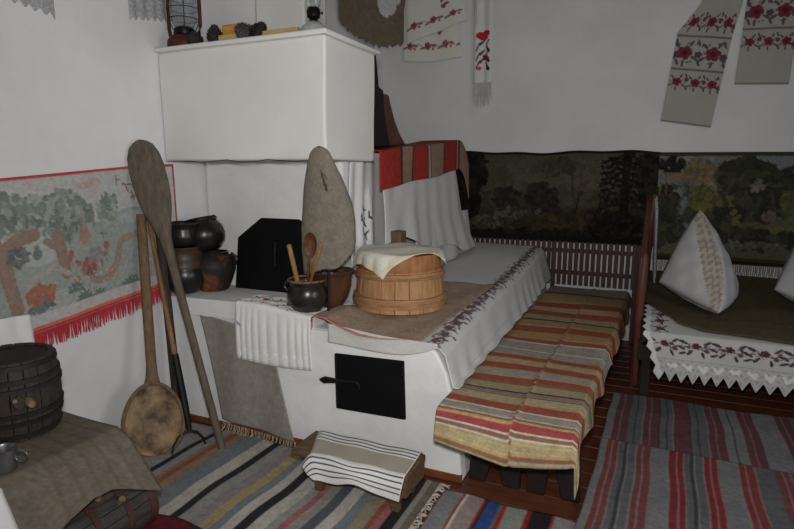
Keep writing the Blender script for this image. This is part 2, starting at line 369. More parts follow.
# --- pine cones
def cone(x, y, r, h, m, label, lean=0., a0=0.):
    t = thing('pine_cone', label, 'pine cone', (x, y, ZM), 'pine cones on the hood shelf')
    T = Matrix.Translation((x, y, ZM + (r * .8 if lean else 0))) @ Matrix.Rotation(a0, 4, 'Z') @ Matrix.Rotation(lean, 4, 'Y') @ Matrix.Translation((0, 0, -h * .45 if lean else 0))
    obj('core', MB().lathe([(.01, 0), (r * .6, h * .12), (r * .72, h * .35), (r * .5, h * .7), (.004, h * .98)], n=14, T=T), m, t)
    sc = MB(); nr = 8
    for i in range(nr):
        zz = h * (.08 + .86 * i / nr); rr = r * (.62 + .38 * math.sin(PI * min(1, (i + 1.2) / nr * .95))) * (1 - .55 * (i / nr) ** 2)
        for j in range(9):
            a = 2 * PI * (j + .5 * (i % 2)) / 9; c, s = math.cos(a), math.sin(a); w = .36 * rr
            p = [(rr * .5 * c, rr * .5 * s, zz), ((rr * .95) * c - w * s, (rr * .95) * s + w * c, zz + .006), (rr * 1.12 * c, rr * 1.12 * s, zz + .014), (rr * .95 * c + w * s, rr * .95 * s - w * c, zz + .006),
                 (rr * .5 * c, rr * .5 * s, zz - .008), (rr * 1.05 * c, rr * 1.05 * s, zz + .002)]
            p = [T @ Vector(q) for q in p]
            sc.add(p, [(0, 1, 2, 3), (4, 5, 1, 0), (4, 0, 3, 5), (1, 5, 2), (5, 3, 2)])
    obj('scales', sc, m, t, smooth=False)
cone(-2.475, 2.64, .048, .075, 'cone', 'dark squat pine cone leaning against the foot of the rusty lantern')
cone(-2.345, 2.66, .046, .108, 'cone', 'dark upright pine cone left of the yellow wooden block')
cone(-2.135, 2.66, .054, .11, 'cone_grey', 'greyish pine cone right of the yellow wooden block', 1.2, .4)
cone(-2.055, 2.68, .050, .125, 'cone', 'dark spiky pine cone between the grey cone and the long yellow board', .9, -.3)
tag(obj('wooden_block', MB().box(-2.295, -2.17, 2.66, 2.74, ZM + .041, ZM + .098), 'block', bevel=.01), 'rounded orange-yellow wooden block lying on a paler block between pine cones', 'block')
tag(obj('wooden_block', MB().box(-2.305, -2.165, 2.64, 2.75, ZM, ZM + .040), 'block_pale', bevel=.004), 'pale wooden block under the orange-yellow block', 'block')
tag(obj('wooden_board', MB().box(-2.02, -1.79, 2.66, 2.71, ZM, ZM + .040), 'block_pale', bevel=.004), 'long pale yellow wooden board beside the oil lamp', 'board')
# --- oil lamp
ox, oy = -1.725, 2.72
ol = thing('oil_lamp', 'glass oil lamp with black burner near the right end of the hood shelf', 'lamp', (ox, oy, ZM))
obj('glass_font', MB().lathe([(.055, 0), (.066, .004), (.069, .02), (.062, .045), (.04, .062), (.026, .07)], (ox, oy, ZM)), 'glass_bowl', ol)
obj('burner', MB().lathe([(.02, .066), (.024, .075), (.02, .082), (.034, .092), (.037, .12), (.032, .135), (.028, .14)], (ox, oy, ZM)), 'burner', ol)
obj('wick_knob', MB().loft([(ox + .03, oy, ZM + .105), (ox + .055, oy - .01, ZM + .105), (ox + .06, oy - .01, ZM + .105)], [.003, .003, .009], n=8), 'burner', ol)
ch = [(.026, .135), (.034, .15), (.04, .18), (.034, .22), (.025, .27), (.023, .34)]
obj('glass_chimney', MB().lathe(ch + [(r - .002, z) for r, z in reversed(ch)], (ox, oy, ZM)), 'glass', ol)

# ================================================================== THINGS ON THE HEARTH LEDGE
ZH = .803
def pot(name, label, cat, x, y, z, prof, m, group=None, neck=None, handle=None, tilt=(0, 0), rim=None, hm=None, inner=.008):
    t = thing(name, label, cat, (x, y, z), group)
    T = Matrix.Translation((x, y, z)) @ Matrix.Rotation(tilt[0], 4, 'X') @ Matrix.Rotation(tilt[1], 4, 'Y')
    full = prof + [(max(r - inner, .003), zz) for r, zz in reversed(prof)][:-1] + [(.003, prof[0][1] + inner)]
    obj('pot_body', MB().lathe(full, n=48, T=T), m, t)
    if rim:
        r, zz, th, rm = rim
        obj('rim', MB().loft([T @ Vector((r * math.cos(2 * PI * i / 40), r * math.sin(2 * PI * i / 40), zz)) for i in range(40)], th, n=8, closed=True, side=(0, 0, 1)), rm, t)
    if handle:
        a, r0, z0, z1, out, th = handle
        pts = [T @ Vector(((r0 + out * math.sin(PI * i / 10) + (r0 * 0)) * math.cos(a), (r0 + out * math.sin(PI * i / 10)) * math.sin(a), z1 + (z0 - z1) * i / 10)) for i in range(11)]
        obj('handle', MB().loft(pts, th, n=10), hm or m, t)
    return t
G = 'clay pots on the left of the hearth'
pot('clay_jug', 'brown sooty clay jug with a small side handle under the round black pot', 'jug', -2.545, 2.765, ZH,
    [(.085, 0), (.095, .01), (.120, .07), (.140, .13), (.141, .175), (.122, .212), (.094, .226), (.094, .236)], 'rust_clay', G, handle=(.40, .118, .150, .232, .040, .010), rim=(.092, .236, .008, 'dark_clay'), hm='dark_clay')
pot('clay_pot', 'shiny black round clay pot on top of the brown jug', 'pot', -2.575, 2.76, ZH + .244,
    [(.055, 0), (.085, .014), (.120, .055), (.130, .10), (.121, .148), (.096, .182), (.082, .196), (.084, .208)], 'dark_clay', G, tilt=(.03, -.2), rim=(.083, .209, .006, 'dark_clay'), handle=(.35, .084, .185, .212, .016, .007))
pot('clay_pot', 'black-bottomed clay pot with brown shoulder at the outer left of the hearth', 'pot', -2.638, 2.62, ZH,
    [(.065, 0), (.082, .012), (.122, .06), (.133, .10), (.125, .145), (.112, .17), (.116, .21), (.111, .25), (.094, .272), (.094, .28)], 'dark_clay', G, rim=(.092, .28, .007, 'brown_clay'))
pot('clay_pot', 'wide-mouthed black clay pot stacked on the brown-shouldered pot', 'pot', -2.645, 2.63, ZH + .288,
    [(.06, 0), (.075, .01), (.095, .04), (.098, .07), (.088, .10), (.086, .12), (.097, .14)], 'dark_clay', G, rim=(.096, .14, .006, 'dark_clay'), tilt=(.02, .03))
lp = [o for o in COL.objects if o.get('label', '').startswith('black-bottomed')][0]
obj('shoulder_band', MB().lathe([(.120, .16), (.1135, .172), (.1175, .21), (.1125, .25), (.097, .272)], (-2.638, 2.62, ZH), n=48), 'brown_clay', lp)['label'] = 'worn brown shoulder of the pot'
# oven shield
sh = thing('oven_shield', 'black iron oven shield with clipped corners leaning in the hearth opening', 'oven door', (-2.12, 2.88, ZH))
def shp(lean, grow=0):
    o = [(-2.45, .0), (-2.43, .325), (-2.25, .455), (-1.97, .455), (-1.80, .33), (-1.79, 0)]
    return o
so = shp(0); vs = []
for th in (0, .016):
    for x, z in so: vs.append((x, 2.885 - .06 * (1 - z / .455) * .5 + th, ZH + z))
k = len(so)
obj('plate', MB().add(vs, [tuple(range(k)), tuple(range(2 * k - 1, k - 1, -1))] + [(i, i + k, (i + 1) % k + k, (i + 1) % k) for i in range(k)]), 'matte_iron', sh, bevel=.003, smooth=False)
obj('handle', MB().loft([(-2.115, 2.872, ZH + .32), (-2.115, 2.845, ZH + .31), (-2.115, 2.838, ZH + .24), (-2.115, 2.835, ZH + .17), (-2.115, 2.858, ZH + .15)], .009, n=8), 'black_iron', sh)

# cooking pot with spoons
kx, ky = -1.745, 2.625
pot('cooking_pot', 'squat dark glazed clay pot holding wooden spoons on the hearth corner', 'pot', kx, ky, ZH - .028,
    [(.064, 0), (.078, .008), (.108, .05), (.115, .09), (.107, .13), (.095, .15), (.098, .165), (.106, .178)], 'kettle_clay', rim=(.104, .178, .007, 'lip_clay'), handle=(PI + .25, .102, .105, .17, .032, .009))
pot('clay_bowl', 'brown glazed clay bowl behind the pot of spoons', 'bowl', -1.70, 2.80, ZH - .034,
    [(.06, 0), (.07, .008), (.10, .06), (.118, .12), (.122, .17), (.128, .20), (.138, .208)], 'glaze_clay', rim=(.135, .208, .006, 'glaze_clay'))
tag(obj('iron_post', MB().loft([(-1.632, 2.66, ZH - .04), (-1.632, 2.665, ZH + .10), (-1.63, 2.68, ZH + .27)], [(.011, .011)] * 3, n=4), 'black_iron', bevel=.002), 'short black iron upright between the cooking pot and the wooden tub', 'post')

def spoon(label, a, b_, rs, m, bowl=None, cat='spoon', name='wooden_spoon'):
    t = thing(name, label, cat, a)
    obj('handle', MB().loft([Vector(a).lerp(Vector(b_), i / 5) for i in range(6)], [rs] * 5 + [rs * .9], n=10), m, t)
    if bowl:
        L_, w_, d_ = bowl; ax = (Vector(b_) - Vector(a)).normalized()
        nrm = Vector((.35, -.9, .25)); nrm = (nrm - ax * nrm.dot(ax)).normalized(); sd = ax.cross(nrm)
        mb = MB(); c = Vector(b_) + ax * (L_ * .45); R, A = 8, 24; vs = []
        for side in (0, 1):
            for i in range(R + 1):
                for j in range(A):
                    rr = i / R; th = 2 * PI * j / A; dep = d_ * (1 - rr * rr)
                    vs.append(c + ax * (L_ * .5 * rr * math.cos(th)) + sd * (w_ * .5 * rr * math.sin(th)) - nrm * (dep + (.006 if side else 0)))
        fs = []
        for side in (0, 1):
            o = side * (R + 1) * A
            fs += [(o + i * A + j, o + i * A + (j + 1) % A, o + (i + 1) * A + (j + 1) % A, o + (i + 1) * A + j) for i in range(R) for j in range(A)]
        fs += [(R * A + j, R * A + (j + 1) % A, (2 * R + 1) * A + (j + 1) % A, (2 * R + 1) * A + j) for j in range(A)]
        obj('spoon_bowl', mb.add(vs, fs), m, t)
    return t
spoon('brown wooden ladle with its oval bowl up against the grey linen hood', (-1.76, 2.64, ZH + .05), (-1.655, 2.515, 1.105), .008, 'spoon', (.165, .072, .03), 'ladle', 'wooden_ladle')
spoon('pale flat wooden stick leaning right in the cooking pot', (-1.77, 2.65, ZH + .05), (-1.575, 2.505, 1.17), .009, 'lathing', None, 'stick', 'stirring_stick')
spoon('pale wooden stick leaning left in the cooking pot', (-1.80, 2.64, ZH + .05), (-1.785, 2.52, 1.155), .014, 'lathing', None, 'stick', 'stirring_stick')
spoon('short honey coloured wooden stick in the middle of the cooking pot', (-1.745, 2.64, ZH + .05), (-1.64, 2.53, 1.07), .008, 'stick', None, 'stick', 'stirring_stick')

# grey pointed linen hood standing on the ledge
cv = Cv(1.0, .72, 90, (128, 120, 107)); cv.noise(.12)
cv.line([(.60, .14), (.615, .19), (.63, .24)], .022, (74, 66, 56)); cv.line([(.615, .15), (.65, .18)], .014, (96, 88, 76))
def P_hood(U, V):
    a = (U - .5) * 2 * PI * .97 + PI * 1.42
    w = pl(V, [0, .02, .06, .12, .32, .62, .8, 1], [.004, .035, .054, .068, .108, .149, .154, .148])
    w = w * (1 + .10 * sin(3 * a + 2 * V) * V)
    cx = pl(V, [0, .2, .6, 1], [-1.60, -1.607, -1.64, -1.645]); cy = pl(V, [0, .2, .6, 1], [2.545, 2.565, 2.66, 2.70])
    hemz = np.where(np.cos(a - .45) > 0, 1.02 + .17 * np.clip(np.cos(a - .45), 0, 1) ** 2, 1.02 - .05 * np.clip(-np.cos(a - .1), 0, 1)) + .004 * sin(40 * a)
    z = 1.672 + (hemz - 1.672) * V
    return cx + w * cos(a) * 1.02, cy + pl(V, [0, .2, .6, 1], [.5, .5, .55, .6]) * w * sin(a), z
tag(cloth('linen_hood', cv, P_hood, 'rough_cloth', thick=.005), 'grey pointed coarse linen hood standing upright at the right of the hearth', 'cloth')

# ================================================================== CLOTHS ON THE STOVE FRONT
# coarse linen hanging on the stove front below the ledge
cv = Cv(.62, .66, 80, (146, 140, 131)); cv.noise(.08)
def P(U, V):
    x = -2.44 + .50 * U + .15 * V * 1.0 + .02 * (U - .5) * V
    z = .70 - .04 * U + (0.035 - .66 * 1) * V * 1.0
    return x, 2.520 - .010 * V + .008 * sin(9 * U + 3 * V), z
o = cloth('hearth_curtain', cv, P, 'rough_cloth'); tag(o, 'grey-brown coarse linen curtain hanging down the stove front below the ledge', 'cloth')
fm = MB()
for i in range(60):
    u = i / 59; x = -2.29 + .52 * u + random.uniform(-.005, .005); zz = .045 - .025 * u
    fm.loft([(x, 2.510, zz + .012), (x + random.uniform(-.006, .012), 2.500, zz - .012), (x + random.uniform(-.01, .02), 2.485 - random.random() * .02, max(.006, zz - .035))], [.0022, .002, .001], n=4)
paint(obj('fringe', fm, 'cloth', o), (176, 164, 140))
# white embroidered towel over the ledge
cv = Cv(.48, .56, 150, (228, 227, 224))
vine(cv, .01, .47, .085, .035, .066, (150, 50, 64), (78, 68, 78), .019)
vine(cv, .03, .47, .17, .02, .075, (190, 80, 90), (100, 88, 94), .011)
cv.rect(0, .48, .395, .40, (196, 196, 196)); cv.rect(0, .48, .545, .56, (206, 205, 203))
for i in range(40): cv.ell(.02 + .011 * i + .004 * math.sin(i * 3), .5 + .02 * math.sin(i * 1.1), .006, .008, (242, 242, 240))
cv.line([(.018, .32), (.035, .345)], .012, (150, 142, 142))
def P(U, V):
    s = V * .56; d = np.clip(s - .20, 0, None) * .93
    y = np.where(s < .20, 2.72 - (.72 - .53) * s / .2 * 1.0, 2.520 - .008 * sin(PI * np.clip(d / .36, 0, 1)))
    f = .010 * sin(34 * U + 2 * sin(6 * U)) * np.clip(d * 8, 0, 1) * (1 - .5 * V)
    z = np.where(s < .20, .812 + .004 * sin(20 * U + 30 * V), .810 - d - .0 * U)
    z = np.where((s > .17) & (s <= .23), .812 - .5 * np.clip(s - .19, 0, None), z)
    return -2.16 + .50 * U - .03 * (1 - V) * 0 + .02 * V * (U - .5), y - np.abs(f) - .004, z - np.where(s > .2, .012 * sin(PI * U), 0) - .036 * np.clip((U - .32) / .6, 0, 1) * np.clip(1 - d * 4, 0, 1)
tag(cloth('embroidered_towel', cv, P, 'linen'), 'white towel with red floral border folded over the hearth ledge', 'towel')

# long embroidered cloth on the heating bench
W, H = 1.0, 1.5                     # pattern is woven at twice the length along the bench
cv = Cv(W, H, 170, (206, 206, 204))
vine(cv, .015, 1.485, .655, .022, .052, (120, 82, 90), (104, 95, 100), .0215, along='y')
cv.rect(.885, .892, 0, 3, (188, 188, 187))
def P(U, V):
    s = U * 1.0; y = 2.535 + 2.91 * V; Z = zl(y) + .004
    e = .66                        # distance from the left edge where the cloth turns over
    q = np.clip((s - e), 0, None)
    x = np.where(s < e, -1.61 + s * 1.0, np.nan)
    x = np.interp(s, [0, e, e + .025, e + .06, e + .34], [-1.69, -.965, -.932, -.900, -.830])
    dz = np.interp(s, [0, e, e + .025, e + .06, e + .34], [0, 0, -.012, -.045, -.30])
    f = .006 * sin(70 * V + 3 * sin(9 * V)) * np.clip((s - e - .06) * 5, 0, 1)
    z = Z + dz
    z = np.where(s > e + .06, np.maximum(z, .497), z)
    return x + f + np.where(s > e, .004, 0) - .05 * V * np.clip((s - .2) / .4, 0, 1), y, z + .003 * sin(14 * V + 5 * U) * (s < e) + .003 * (s < e)
bc = cloth('bench_cloth', cv, P, 'linen'); tag(bc, 'long white cloth with red and black floral band covering the heating bench', 'cloth')
cv = Cv(.62, .12, 90, (200, 198, 194)); cv.noise(.05); cv.rect(0, .62, .112, .12, (150, 146, 140))
def P(U, V):
    return -1.555 + .62 * U, 2.526 - .004 * V + .004 * sin(9 * U), .712 + .035 * (1 - U) ** 2 - V * (.072 + .03 * (1 - U) ** 2 - .050 * np.clip((U - .62) / .38, 0, 1) ** 2 + .012 * sin(PI * U)) + .0 * U
cloth('front_drop', cv, P, 'linen', bc)

# pinkish mat under the tub
cv = Cv(.9, 1.25, 80, (166, 146, 130)); cv.noise(.12)
cv.rect(0, .9, 1.225, 1.25, (196, 108, 100)); cv.rect(0, .9, 1.19, 1.2, (150, 128, 112))
for i in range(14): cv.rect(.0, .9, .08 * i, .08 * i + .006, (156, 134, 118))
cv.line([(.70, 1.10), (.74, 1.07)], .008, (84, 74, 66)); cv.line([(.73, 1.12), (.77, 1.09)], .008, (84, 74, 66))
def P(U, V):
    y = 3.78 - (3.78 - 2.535) * V - .03 * sin(PI * U) * V; x0 = pl(y, [2.5, 2.8, 2.93, 2.96, 4], [-1.655, -1.64, -1.60, -1.57, -1.57]); x1 = pl(V, [0, 1], [-.985, -1.03])
    x = x0 + (x1 - x0) * U
    h = np.clip((-1.44 - x) / .14, 0, 1)
    return x, y, zl(y) + .017 + .003 * sin(13 * U + 9 * V) + np.clip((-1.36 - x) / .22, 0, 1) ** 1.3 * np.clip((3.05 - y) / .25, 0, 1) * np.clip(.775 - zl(y) - .017, 0, .2)
mt = cloth('woven_mat', cv, P, 'rough_cloth'); tag(mt, 'pinkish beige woven mat with red edge under the wooden tub', 'mat')
tf = MB()
for i in range(5):
    a = i * 1.3
    tf.loft([(-1.655, 2.53, .772), (-1.66 + .012 * math.cos(a), 2.518, .755 + .01 * math.sin(a)), (-1.655 + .01 * math.cos(a), 2.514, .715 - .012 * (i % 3))], [.003, .002, .001], n=5)
paint(obj('tassel', tf, 'cloth', mt), (176, 44, 46))['label'] = 'red tassel at the corner'

# ================================================================== THE TUB
tx, ty, tz = -1.385, 3.08, float(zl(3.08)) + .024
tb = thing('wooden_tub', 'round lidded wooden tub with two wide wooden hoops on the heating bench', 'tub', (tx, ty, tz))
sv = MB(); ns = 20
for i in range(ns):
    a0, a1 = 2 * PI * i / ns + .004, 2 * PI * (i + 1) / ns - .004; vs = []
    for a in (a0, (a0 + a1) / 2, a1):
        for r, z in ((.272, 0), (.262, .12), (.25, .235), (.23, .235), (.245, .12), (.25, 0)):
            vs.append((tx + r * math.cos(a), ty + r * math.sin(a), tz + z))
    fs = [(j * 6 + q, j * 6 + (q + 1) % 6, (j + 1) * 6 + (q + 1) % 6, (j + 1) * 6 + q) for j in range(2) for q in range(6)]
    fs += [tuple(range(6)), tuple(range(17, 11, -1))]
    sv.add(vs, fs)
sv.lathe([(.248, .012), (.248, .03)], (tx, ty, tz))
obj('staves', sv, 'tub_wood', tb, bevel=.003, angle=30)
for r0, r1, z0, z1, lb in ((.272, .268, .028, .088, 'lower'), (.256, .250, .188, .228, 'upper')):
    p = [(r0 - .006, z0), (r0 + .012, z0 + .004), (r0 + .016, (z0 + z1) / 2 - .004), (r0 + .009, (z0 + z1) / 2), (r1 + .015, (z0 + z1) / 2 + .006), (r1 + .011, z1 - .004), (r1 - .006, z1)]
    obj('hoop', MB().lathe(p, (tx, ty, tz), n=64, wob=.004), 'hoop_wood', tb)
obj('lid', MB().lathe([(.244, .232), (.247, .24), (.243, .318), (.238, .326), (.0, .33)], (tx, ty, tz), n=56), 'lid_wood', tb)
# cloth over the lid: square turned so a corner hangs over the front
cv = Cv(.56, .56, 110, (224, 220, 208)); cv.noise(.03)
def lace_edge(cv, wd, col1, col2, w, h):
    d = np.minimum(np.minimum(cv.X, w - cv.X), np.minimum(cv.Y, h - cv.Y)); m = d < wd
    cv.put(m & (np.sin(cv.X * 330) * np.sin(cv.Y * 330) > 0), col1); cv.put(m & (np.sin(cv.X * 330) * np.sin(cv.Y * 330) <= 0), col2)
lace_edge(cv, .04, (222, 214, 190), (212, 202, 174), .56, .56)
def P(U, V):
    a, b2 = (U - .5) * .56, (V - .5) * .56
    an = math.radians(-32); X = a * cos(an) - b2 * sin(an); Y = a * sin(an) + b2 * cos(an)
    X = X - .055; Y = Y - .015
    r = np.sqrt(X * X + Y * Y) + 1e-9; R = .247
    arc = np.clip(r - R, 0, None)
    rr = np.where(r < R, r, R + .010 * np.clip(arc / .02, 0, 1) + .13 * arc)
    z = .338 + .008 * sin(18 * X) * sin(15 * Y + 1) + .014 * np.clip(1 - r / R, 0, 1) - np.where(r < R, 0, arc * .9)
    ang = np.arctan2(Y, X)
    w = .012 * sin(9 * ang) * np.clip(arc / .05, 0, 1)
    return tx + X / r * (rr + np.abs(w)), ty + Y / r * (rr + np.abs(w)), tz + z
tag(cloth('lid_cloth', cv, P, 'linen'), 'cream cloth with lace edge spread over the tub lid', 'cloth')

# ================================================================== CLOTHS AT THE STOVE SIDE
# white embroidered curtain at the right of the hearth opening
cv = Cv(.40, .72, 130, (226, 226, 226))
for (x, y, r) in ((.21, .33, .018), (.17, .39, .013), (.23, .42, .017), (.19, .47, .013), (.25, .50, .016), (.29, .38, .012)):
    rose(cv, x, y, r, (86, 84, 104), (60, 58, 76)); leaf(cv, x, y, .045, 1.2 + y * 9, (76, 88, 84)); leaf(cv, x, y, .045, 4 + y * 7, (76, 88, 84))
cv.line([(.20, .34), (.20, .42), (.23, .50), (.26, .58)], .007, (76, 82, 84))
cv.line([(.30, .20), (.33, .3), (.34, .5)], .02, (204, 204, 206))
def P(U, V):
    x = -1.685 + .012 * sin(17 * U + .6) * (.4 + .6 * V)
    return x + .0 * V, pl(U + .0 * V, [0, 1], [3.02, 3.36]) - .05 * (1 - U) * sin(PI * V) * .6, 1.605 - .66 * V
tag(cloth('embroidered_curtain', cv, P, 'linen'), 'narrow white curtain with small dark flowers hanging under the right end of the hood', 'curtain')
# white sheet on the stove side
cv = Cv(1.75, .70, 60, (204, 203, 201)); cv.noise(.02)
def P(U, V):
    y0 = pl(V, [0, 1], [3.21, 3.24]); y1 = pl(V, [0, .5, 1], [4.62, 4.80, 5.10])
    y = y0 + (y1 - y0) * U
    zt = 1.50 + .06 * U; hem = zl(y) + .035 + pl(U, [0, .18, .32, .5, .62, .72, .82, 1], [.32, .32, .22, .16, .14, .10, .02, .0])
    z = zt + (hem - zt) * V
    f = (.013 * sin(19 * U + 3 * sin(5 * U)) + .008 * sin(41 * U + 4 * V)) * (.2 + .8 * V) + .055 * np.clip(V - .6, 0, 1) * np.clip(U - .4, 0, 1) * 3
    return -1.585 + .02 + f * .9 + .012 * V, y, z
sh = cloth('white_sheet', cv, P, 'linen'); tag(sh, 'white sheet hanging in folds from the stove top down to the heating bench', 'sheet')
cv = Cv(1.2, .42, 50, (198, 197, 196)); cv.noise(.02)
def P(U, V):
    y = 3.75 + (5.12 - 3.75) * U - .1 * (1 - V) * U; z = 1.2 + (zl(y) + .02 - 1.2) * V
    return -1.578 + .012 * sin(21 * U + 1) + .02 * V, y, z
cloth('under_layer', cv, P, 'linen', sh)
# red striped rug over the stove top
TAN = (150, 122, 106); RR = (158, 52, 46); DK = (64, 54, 52)
cv = Cv(1.75, .62, 80, TAN)
cv.stripes_x([(0, .30, RR), (.30, .33, DK), (.33, .51, TAN), (.51, .53, DK), (.535, .78, RR), (.78, .80, DK), (.80, .83, (160, 150, 140)), (.83, .85, DK), (.85, 1.12, TAN), (1.12, 1.145, DK), (1.145, 1.42, RR), (1.42, 1.445, DK), (1.445, 1.46, (190, 170, 150)), (1.46, 1.48, RR), (1.48, 1.51, DK), (1.51, 1.75, TAN)])
cv.noise(.1)
def P(U, V):
    s = V * .62; L0 = .30
    y = np.where(s < L0, 3.215, 3.135) + np.where(s < L0, 1.42, 1.50) * np.clip(U / .86, 0, 1) + .27 * np.clip((U - .86) / .14, 0, 1)
    zt = 1.668 + .125 * np.clip((y - 3.2) / 1.4, 0, 1.15) + .006 * sin(8 * U)
    drop = pl(U, [0, .86, 1], [.235, .235, .30])
    q = np.clip((s - L0) / .32, 0, 1)
    x = np.where(s < L0, -1.86 + s * (.30 / L0), -1.552 + .012 * sin(15 * U) * q + .01)
    end = np.clip((U - .86) / .14, 0, 1)
    z = zt - drop * q - end * (.02 + .20 * end)
    return x, y, z
tag(cloth('striped_rug', cv, P, 'kilim', thick=.007), 'red and tan striped rug draped over the stove top', 'rug')
# dark wooden piece on the stove top behind the hood
dw = thing('wooden_headrest', 'dark red-brown curved wooden piece with black end standing on the stove top behind the hood', 'wooden piece', (-1.7, 3.4, 1.70))
obj('curved_side', MB().prism([(3.25, 1.70), (3.74, 1.725), (3.64, 1.79), (3.55, 1.88), (3.49, 1.97), (3.455, 2.035), (3.32, 2.035)], 'x', -1.86, -1.63), 'leather', dw, bevel=.012)
obj('black_end', MB().prism([(3.16, 1.69), (3.44, 1.705), (3.37, 1.88), (3.34, 2.05), (3.28, 2.06), (3.245, 2.24), (3.16, 2.25)], 'x', -1.88, -1.615), 'black_paint', dw, bevel=.008)
tag(obj('wooden_chock', MB().box(-1.57, -1.48, 3.30, 3.40, float(zl(3.35)) + .006, 1.165), 'old_wood', bevel=.01), 'small brown wooden post behind the tub against the white sheet', 'wooden post')

# ================================================================== TOOLS LEANING IN THE CORNER
def along(a, b_, n): return [Vector(a).lerp(Vector(b_), i / n) for i in range(n + 1)]
# big shovel (blade at the top)
A, B = Vector((-2.13, 2.31, .012)), Vector((-2.69, 2.39, 1.72))
sd = (B - A).cross(Vector((.62, -.78, 0))).normalized()
tsh = thing('bread_shovel', 'long grey wooden bread shovel leaning blade-up against the left wall', 'shovel', A)
ts = [0, .2, .4, .6, .68, .73, .77, .81, .86, .91, .95, .98, .993, 1.0]
wd = [(.022, .020), (.022, .020), (.022, .020), (.024, .020), (.034, .018), (.055, .017), (.076, .016), (.09, .015), (.097, .014), (.097, .013), (.088, .012), (.066, .011), (.04, .010), (.012, .008)]
off = sd * .0
obj('blade_and_handle', MB().loft([A.lerp(B, t) for t in ts], wd, side=sd, n=24), 'grey_wood', tsh)
# scoop with a round hollow bowl at the bottom
c0 = Vector((-2.44, 2.13, .195)); top = Vector((-2.70, 2.375, 1.30)); low = Vector((-2.435, 2.09, .03))
ax = (top - Vector((-2.445, 2.10, .03))).normalized(); nr = Vector((.70, -.66, .2)); nr = (nr - ax * nr.dot(ax)).normalized(); sd2 = ax.cross(nr)
tsc = thing('wooden_scoop', 'big round wooden scoop standing bowl-down in the corner by the stove', 'scoop', low)
def dish(depth, back, R=14, A_=48, half=(.153, .200)):
    vs = []
    for sidei in (0, 1):
        for i in range(R + 1):
            for j in range(A_):
                rr = i / R; th = 2 * PI * j / A_
                d = depth * (1 - rr ** 2.4) if sidei == 0 else back + (depth * 1.05) * (1 - rr ** 2.4)
                wv = half[0] * (1 - .10 * math.cos(th))
                vs.append(c0 + sd2 * (wv * rr * math.sin(th)) + ax * (half[1] * rr * math.cos(th)) - nr * d)
    fs = []
    for sidei in (0, 1):
        o = sidei * (R + 1) * A_
        fs += [(o + i * A_ + j, o + i * A_ + (j + 1) % A_, o + (i + 1) * A_ + (j + 1) % A_, o + (i + 1) * A_ + j) for i in range(R) for j in range(A_)]
    return vs, fs, R, A_
vs, fs, R_, A_ = dish(.055, .022)
fs += [(R_ * A_ + j, R_ * A_ + (j + 1) % A_, (2 * R_ + 1) * A_ + (j + 1) % A_, (2 * R_ + 1) * A_ + j) for j in range(A_)]
obj('scoop_bowl', MB().add(vs, fs), 'scoop_in', tsc)
rm_ = [c0 + sd2 * (.153 * (1 - .10 * math.cos(2 * PI * i / 48)) * math.sin(2 * PI * i / 48)) + ax * (.200 * math.cos(2 * PI * i / 48)) - nr * .008 for i in range(48)]
obj('rim', MB().loft(rm_, .011, n=8, closed=True, side=nr), 'scoop_wood', tsc)
h0 = c0 + ax * .19 - nr * .02
obj('handle', MB().loft([h0, h0 + ax * .05, h0 + ax * .12, h0.lerp(top, .5), top], [(.045, .018), (.032, .02), (.027, .021), (.027, .021), (.026, .02)], side=sd2, n=14), 'scoop_wood', tsc)
# oven fork
f0 = Vector((-2.305, 2.25, .112)); f1 = Vector((-2.712, 2.43, 1.31))
tfk = thing('oven_fork', 'long-handled oven fork with black iron prongs resting on the floor', 'fork', (-2.4, 2.3, 0))
obj('handle', MB().loft([f0.lerp(f1, t) for t in (.2, .4, .7, 1)], [.016, .014, .013, .012], n=12), 'stick', tfk)
obj('socket', MB().loft([f0.lerp(f1, t) for t in (0, .05, .12, .22, .34)], [.014, .02, .022, .022, .021], n=12), 'black_iron', tfk)
pr = [(-2.335, 2.145, .008), (-2.343, 2.165, .045), (-2.338, 2.195, .085), (-2.318, 2.23, .107), (-2.30, 2.252, .110), (-2.277, 2.28, .095), (-2.258, 2.302, .055), (-2.25, 2.312, .008)]
obj('prongs', MB().loft(pr, [.005, .0055, .006, .007, .008, .007, .006, .005], n=8), 'black_iron', tfk)
# dark pole
tag(obj('wooden_pole', MB().loft(along((-2.58, 2.45, 0.0), (-2.705, 2.50, 1.27), 5), [.03, .03, .028, .027, .026, .024], n=12), 'dark_stick'), 'thick dark wooden pole leaning behind the scoop handle', 'pole')

